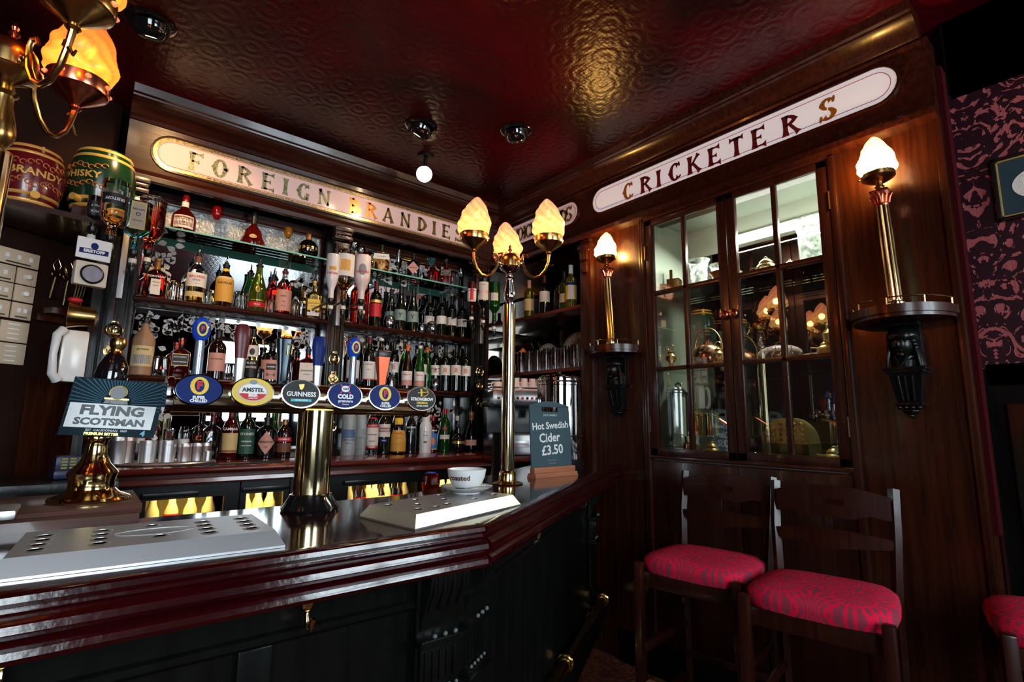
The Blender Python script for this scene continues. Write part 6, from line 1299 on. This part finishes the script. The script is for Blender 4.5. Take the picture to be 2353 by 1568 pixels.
# ceiling beams set off their fittings throw the bright spots on the brandies sign
# ------------------------------------------------------------------ bar stools
def pad(m, w_, d_, h_, cr=.07, n=40, seedf=0):
    v = []; rows_ = [(0, .94), (.35, 1.0), (.62, .985), (.82, .90), (.94, .66), (1.0, .33), (1.02, .02)]
    for zz, k_ in rows_:
        for i in range(n):
            a = 2*PI*i/n; ca, sa = math.cos(a), math.sin(a); p = 4.5; q = 1/((abs(ca)**p+abs(sa)**p)**(1/p))
            v.append((q*ca*d_/2*k_, q*sa*(w_/2)*(1-.06*(ca))*k_, h_*zz))
    m.add(v, [(j*n+i, j*n+(i+1) % n, (j+1)*n+(i+1) % n, (j+1)*n+i) for j in range(len(rows_)-1) for i in range(n)]+[tuple(range(n-1, -1, -1)), tuple((len(rows_)-1)*n+i for i in range(n))])
def stool(x, y, rz, lab, back=True):
    # local: +x = back of the stool, y = width
    t = thing('bar_stool', lab, 'bar stool', (x, y, Z0), rz, 'crimson upholstered bar stools')
    W, D, SH = .375, .35, .700; bt = 1.045
    m = M(); pad(m, W+.02, D, .072); m.make('seat_cushion', SEAT, t, smooth=60, loc=(-.0, 0, SH-.004))
    M().box(-D/2+.01, D/2, -W/2+.01, W/2-.01, SH-.055, SH-.002, b=.004).make('seat_frame', CHW, t)
    for s in (-1, 1):
        f = M().box(-.018, .018, -.016, .016, 0, SH+.035, b=.006); o = f.make('leg', CHW, t, loc=(-D/2-.004, s*(W/2-.004), 0))
        lp = [(D/2-.005, s*(W/2-.03), 0), (D/2+.01, s*(W/2-.02), .35), (D/2+.012, s*(W/2-.016), SH), (D/2+.045, s*(W/2-.006), bt-.15), (D/2+.085, s*(W/2-.004), bt)]; m = M().tube(lp if back else lp[:3], .017, 4); m.make('leg', CHW, t, smooth=30)
        m = M().tube([(D/2+.060-.013*0, s*(W/2)-.0+.0125*s*0, bt-.14), (D/2+.083, s*(W/2+.002), bt-.004)], .0172, 4)
    # crest rail with handle slot, lower rail
    def rail(z0a, hmid, hend, drop, nm_, slot=False):
        n = 24; F_ = []; v = []
        xs = lambda u_: D/2+.050-.018*math.cos(u_*PI/2)+.022*(z0a-bt+.12)/.12
        m = M()
        def pt(u_, z, o): return (xs(u_)+o, u_*(W/2-.012), z)
        for i in range(n):
            u0, u1 = -1+2*i/n, -1+2*(i+1)/n
            tp = lambda u_: z0a+hend+(hmid-hend)*(1-u_*u_)
            bt_ = lambda u_: z0a-drop*(1-abs(u_))*(1 if slot else -1)+.006*math.cos(u_*PI*3)*(1 if slot else 0)
            segs = [(bt_, tp)]
            if slot and abs((u0+u1)/2) < .25: segs = [(bt_, lambda u_: z0a+.030+.004*math.cos(u_*20)), (lambda u_: z0a+.052, tp)]
            for a, b in segs:
                P8 = [pt(u0, a(u0), -.009), pt(u1, a(u1), -.009), pt(u1, b(u1), -.009), pt(u0, b(u0), -.009), pt(u0, a(u0), .009), pt(u1, a(u1), .009), pt(u1, b(u1), .009), pt(u0, b(u0), .009)]
                m.add(P8, [(0, 1, 2, 3), (7, 6, 5, 4), (0, 4, 5, 1), (3, 2, 6, 7), (0, 3, 7, 4), (1, 5, 6, 2)])
        m.make(nm_, CHW, t, smooth=30)
    if back: rail(bt-.095, .098, .068, .010, 'crest_rail', True); rail(bt-.190, .045, .030, -.018, 'back_rail')
    fs = M().prism([(-D/2-.016, -W/2+.02), (-D/2-.016, W/2-.02), (-D/2+.012, W/2-.02), (-D/2+.004, 0), (-D/2+.012, -W/2+.02)], .30, .325); fs.make('foot_stretcher', CHW, t)
    M().box(-D/2-.017, -D/2+.006, -W/2+.03, W/2-.03, .3245, .3265).make('worn_top', WORN, t, label='foot rail top worn to bare wood')
    for s in (-1, 1):
        for z in (.22, .42): M().box(-D/2, D/2, s*(W/2-.02)-.009, s*(W/2-.02)+.009, z, z+.03, b=.003).make('side_stretcher', CHW, t)
    M().box(D/2-.01, D/2+.01, -W/2+.02, W/2-.02, .30, .33, b=.003).make('back_stretcher', CHW, t)
    return t
stool(1.905, 1.145, R_(8), 'bar stool with crimson starburst seat, left one by the cupboard')
stool(1.86, .715, R_(10), 'bar stool with crimson starburst seat, right one by the cupboard')
stool(2.12, .175, R_(18), 'bar stool at the lower right edge showing only its crimson seat', False)
# ------------------------------------------------------------------ picture on the papered wall
t = thing('framed_picture', 'dark framed oval engraving in a slate mount on the damask wallpaper', 'picture', (2.459, .150, 2.195))
T = face_T((0, 0, 0), (0, -1, 0), (0, 0, 1)); fw, fh = .118, .118
f = M()
for a in ((-fw, fw, -fh, -fh+.014), (-fw, fw, fh-.014, fh), (-fw, -fw+.014, -fh, fh), (fw-.014, fw, -fh, fh)): f.box(-.014, 0, a[0], a[1], a[2], a[3], b=.003)
f.make('picture_frame', BLACK, t)
f = M()
for a in ((-fw+.014, fw-.014, -fh+.014, -fh+.018), (-fw+.014, fw-.014, fh-.018, fh-.014), (-fw+.014, -fw+.018, -fh+.014, fh-.014), (fw-.018, fw-.014, -fh+.014, fh-.014)): f.box(-.011, -.002, a[0], a[1], a[2], a[3])
f.make('gilt_slip', GOLD, t); M().box(-.004, -.001, -fw+.014, fw-.014, -fh+.014, fh-.014).make('mount_board', P('slate_mount', (.012, .035, .05), .6), t)
m = M(); ell(m, 0, 0, .070, .054, .004, .0055, T, 0, 40); m.make('oval_print', PAPER, t)
m = M(); rn = random.Random(7)
for i in range(90):
    a, b = rn.uniform(-.055, .055), rn.uniform(-.032, .034); 
    if (a/.068)**2+(b/.048)**2 > 1: continue
    l = rn.uniform(.002, .012); v_ = rn.random() < .6
    m.prism([(a, b), (a+(.0008 if v_ else l), b), (a+(.0008 if v_ else l), b+(l if v_ else .0008)), (a, b+(l if v_ else .0008))], .0055, .0058, 0, T)
m.make('engraved_lines', GREYP, t, smooth=0)

# ------------------------------------------------------------------ brass and glass inside the cupboard
U2, U1, U0 = 2.0625, 1.6425, 1.1725
def cth(nm_, lab, x, y, z, cat, rz=0): return thing(nm_, lab, cat, (x, y, z), rz, 'brass and glass in the cupboard')
def hurricane(x, y, z, r, h, lab):
    t = cth('hurricane_glass', lab, x, y, z, 'vase'); M().lathe([(r*.45, .0), (r*.5, .004), (r*.62, .012), (r*.72, h*.3), (r*.74, h*.75), (r*.85, h*.92), (r, h), (r*.98, h), (r*.81, h*.91), (r*.71, h*.75), (r*.68, h*.3), (r*.5, .02), (0, .012)], 36).make('glass_body', P('etched_clear_glass', (.72, .78, .74), .12, trans=.0) if False else FROSTV, t)
FROSTV = bpy.data.materials.new('etched_vase_glass'); FROSTV.use_nodes = True; q = FROSTV.node_tree; q.nodes.remove(q.nodes['Principled BSDF'])
tr = q.nodes.new('ShaderNodeBsdfTransparent'); df = q.nodes.new('ShaderNodeBsdfPrincipled'); df.inputs['Base Color'].default_value = (.75, .80, .76, 1); df.inputs['Roughness'].default_value = .15
mx = q.nodes.new('ShaderNodeMixShader'); nz = q.nodes.new('ShaderNodeTexNoise'); nz.inputs['Scale'].default_value = 45; nz.inputs['Detail'].default_value = 3
tcc = q.nodes.new('ShaderNodeTexCoord'); q.links.new(tcc.outputs['Object'], nz.inputs['Vector']); rp = q.nodes.new('ShaderNodeMapRange'); rp.inputs[1].default_value = .42; rp.inputs[2].default_value = .68; rp.inputs[3].default_value = .12; rp.inputs[4].default_value = .75
q.links.new(nz.outputs[0], rp.inputs[0]); q.links.new(rp.outputs[0], mx.inputs[0]); q.links.new(tr.outputs[0], mx.inputs[1]); q.links.new(df.outputs[0], mx.inputs[2]); q.links.new(mx.outputs[0], q.nodes['Material Output'].inputs[0])
hurricane(2.56, 1.50, U2, .062, .19, 'tall etched glass hurricane shade on the top shelf, left of centre'); hurricane(2.60, 1.40, U2, .056, .15, 'shorter flared glass behind the copper bowl on the top shelf'); hurricane(2.53, .90, U2, .085, .235, 'large flared etched glass vase under the tube light')
t = cth('copper_bowl', 'lipped copper bowl on the top shelf', 2.50, 1.33, U2, 'bowl'); M().lathe([(.03, 0), (.04, .006), (.03, .012), (.045, .04), (.055, .06), (.068, .072), (.064, .072), (.045, .05), (0, .02)], 32).make('bowl_body', COPPER, t)
t = cth('brass_beaker', 'square brass measure with rulers at the top left of the cupboard', 2.52, 1.63, U2, 'measure', .3); M().box(-.035, .035, -.035, .035, 0, .10, b=.004).make('measure_body', BRASSD, t); M().box(-.005, .005, .01, .025, .02, .16, b=.001).make('brass_rule', BRASS, t)
def pot(x, y, z, r, h, lab, mat=BRASS, cat='pot', nm_='brass_pot', handle=True, spoutd=0):
    t = cth(nm_, lab, x, y, z, cat)
    M().lathe([(0, 0), (r*.7, 0), (r*.72, h*.04), (r*.6, h*.08), (r*.95, h*.25), (r, h*.42), (r*.86, h*.58), (r*.6, h*.66), (r*.66, h*.70), (r*.62, h*.74), (r*.4, h*.84), (r*.15, h*.9), (r*.2, h*.95), (0, h)], 32).make('pot_body', mat, t)
    if handle: M().tube([(0, r*.9, h*.55), (0, r*1.5, h*.6), (0, r*1.55, h*.35), (0, r*.95, h*.25)], .004, 8).make('handle', mat, t)
    if spoutd: M().tube([(0, -r*.9, h*.3), (0, -r*1.4, h*.45), (0, -r*1.6, h*.75)], [.010, .007, .006], 10).make('spout', mat, t)
pot(2.53, 1.12, U2, .052, .115, 'round lidded brass pot on the top shelf, right door'); pot(2.56, 1.02, U2, .034, .085, 'small brass pot beside the large vase')
M().box(0, .01, 0, .01, 0, .01) if False else None
BRASS_, BRASSD_ = BRASS, BRASSD; BRASS = P('soft_brass', (.88, .62, .25), .27, .9); BRASSD = P('soft_aged_brass', (.62, .38, .13), .30, .9)
# kettle with hoop handle
t = cth('copper_kettle', 'round copper kettle with a tall hoop handle on the middle shelf', 2.55, 1.46, U1, 'kettle')
M().lathe([(0, 0), (.07, 0), (.085, .02), (.09, .06), (.08, .10), (.055, .125), (.03, .135), (.03, .14), (.012, .15), (.010, .158), (0, .16)], 40).make('kettle_body', P('pinkish_copper', (.72, .35, .22), .18, 1), t)
M().tube([(0, .08*math.cos(R_(a)), .10+.12*math.sin(R_(a))) for a in range(0, 181, 12)], .004, 8).make('hoop_handle', BRASS, t); M().tube([(0, -.08, .05), (0, -.12, .08), (0, -.135, .12)], [.016, .010, .008], 12).make('spout', MC['pinkish_copper'], t)
def lampb(x, y, z, lab, s=1):
    t = cth('oil_lamp', lab, x, y, z, 'lamp'); M().lathe([(0, 0), (.03*s, 0), (.032*s, .005), (.012*s, .015), (.010*s, .04*s), (.028*s, .055*s), (.030*s, .075*s), (.018*s, .09*s), (.02*s, .10*s), (.008*s, .11*s), (0, .115*s)], 24).make('lamp_body', BRASS, t); M().tube([(0, .018*s*math.cos(a), .125*s+.018*s*math.sin(a)) for a in [2*PI*i/16 for i in range(16)]], .0022, 6, close=True).make('lamp_ring', BRASS, t)
lampb(2.46, 1.63, U1, 'small brass lamp with ring top at the left of the middle shelf'); lampb(2.47, 1.36, U1, 'brass mortar-like lamp right of the kettle', .9); lampb(2.50, 1.28, U1, 'brass candlestick at the door meeting on the middle shelf', 1.2)
t = cth('glass_dish', 'large pink swirled glass dish on the middle shelf behind the right door', 2.54, 1.09, U1, 'dish')
M().sph((0, 0, .045), .10, 32, sc=(.55, 1.05, .45)).make('dish_body', P('pink_swirl_glass', (.90, .62, .58), .05, trans=.7), t)
m = M()
for i in range(5):
    m.tube([(-.056, -.07+.035*i+.010*math.sin(j*.9), .012+j*.010) for j in range(7)], [.003]*7, 6)
m.make('swirl_bands', P('white_swirl', (.85, .75, .72), .3), t)
pot(2.53, .87, U1, .05, .10, 'wide brass pot on the middle shelf at the right', BRASSD); lampb(2.52, .845, U1, 'tall brass lamp at the right end of the middle shelf', 1.5)
t = cth('cylinder_jar', 'tall clear cylinder jar at the lower left of the cupboard', 2.50, 1.62, U0, 'jar'); M().lathe([(.055, 0), (.055, .33), (.06, .335), (.055, .34), (.03, .37), (.012, .38), (.018, .395), (0, .41)], 32).make('jar_glass', PANE, t); M().lathe([(.056, .06), (.0575, .065), (.056, .07)], 32).make('steel_band', STEEL, t)
def canis(x, y, z, r, h, lab, mat=BRASS):
    t = cth('brass_canister', lab, x, y, z, 'canister'); M().lathe([(0, 0), (r*1.06, 0), (r*1.06, .008), (r, .012), (r, h-.012), (r*1.1, h-.008), (r*1.1, h), (r*.6, h+.010), (.006, h+.014), (.009, h+.026), (0, h+.03)], 32).make('canister_body', mat, t)
t = cth('clear_stand', 'clear glass block stand carrying the two brass canisters', 2.50, 1.47, U0, 'stand'); M().box(-.05, .05, -.09, .09, 0, .12, b=.003).make('stand_body', GCLR, t)
canis(2.50, 1.515, U0+.121, .034, .115, 'brass lidded canister, left one on the glass block'); canis(2.50, 1.43, U0+.121, .036, .115, 'greenish brass lidded canister, right one on the glass block', P('green_brass', (.50, .50, .25), .2, 1))
pot(2.44, 1.40, U0, .042, .10, 'gourd-shaped brass bowl with long neck at the lower left', BRASSD, handle=True); t = cth('copper_mug', 'small ribbed copper mug at the lower left', 2.44, 1.525, U0, 'mug'); M().lathe([(.03, 0), (.034, .01), (.03, .03), (.034, .05), (.03, .08), (.034, .085), (0, .07)], 24).make('mug_body', P('pinkish_copper', (1, 1, 1)), t)
t = cth('brass_tin', 'plain brass cylinder beside the door meeting', 2.46, 1.29, U0, 'tin'); M().lathe([(0, 0), (.042, 0), (.042, .12), (.040, .125), (0, .125)], 32).make('tin_body', P('dull_yellow_brass', (.45, .42, .12), .25, 1), t)
t = cth('ladle', 'long copper ladle lying diagonally behind the left door', 2.53, 1.33, U0+.13, 'ladle'); M().tube([(0, .10, .09), (0, 0, .03), (0, -.05, .0)], [.010, .008, .010], 10).make('ladle_handle', COPPER, t)
t = cth('brass_warmer', 'domed pierced brass food warmer at the bottom behind the right door', 2.55, 1.07, U0, 'warmer')
M().box(-.07, .07, -.105, .105, .03, .10, b=.004).make('warmer_base', P('green_bronze', (.18, .15, .05), .3, .8), t)
m = M(); m.prism([(.105*math.cos(R_(a)), .115*math.sin(R_(a))) for a in range(0, 181, 12)], -.06, .06, 0, face_T((0, 0, .10), (0, -1, 0), (0, 0, 1))); m.make('dome', BRASS, t)
m = M()
for i in range(6):
    for j in range(3+(i < 4)): m.sph((-.063, -.075+.030*i, .115+.024*j), .0085, 8)
o = m.make('dome_bosses', P('boss_lamp_glow', (1, .55, .13), .3, .55), t); o['kind'] = 'stuff'  # orange lamp reflections put into the boss colour
for i in range(6): M().cyl((-.06, -.09+.036*i, 0), (-.06, -.09+.036*i, .03), .005, 8).make('leg', BRASS, t)
t = cth('toy_carriage', 'tiny silver carriage ornament in front of the warmer', 2.43, 1.13, U0, 'ornament')
for y in (-.03, .03): M().tube([(0, y+.016*math.cos(a), .018+.016*math.sin(a)) for a in [2*PI*i/16 for i in range(16)]], .002, 6, close=True).make('wheel', CHROME, t)
M().box(-.012, .012, -.045, .03, .022, .034, b=.004).sph((0, .05, .045), .012, 10).make('carriage_body', CHROME, t)
t = cth('blue_dish', 'shallow blue-grey dish behind the right door bottom', 2.50, .99, U0, 'dish'); M().lathe([(0, 0), (.03, 0), (.065, .022), (.062, .024), (.028, .006), (0, .006)], 28).make('dish_body', P('blue_grey_ceramic', (.12, .16, .20), .3), t)
pot(2.46, .86, U0, .045, .10, 'squat brass pot with bright lid at the lower right', BRASS); t = cth('etched_beaker', 'etched glass beaker at the lower right of the cupboard', 2.56, .84, U0, 'glass'); M().lathe([(.035, 0), (.038, .14), (.036, .14), (.033, .004), (0, .004)], 24).make('beaker_body', FROSTV, t)
t = cth('hammer', 'wooden-handled mallet leaning in the lower right corner of the cupboard', 2.46, .79, U0+.03, 'mallet', 0); M().cyl((0, .06, -.01), (0, -.0, .07), .007).make('mallet_handle', PALE, t); M().cyl((0, .0, .03), (0, .05, .075), .02).make('mallet_head', P('dark_mallet', (.04, .008, .005), .4), t)

BRASS, BRASSD = BRASS_, BRASSD_
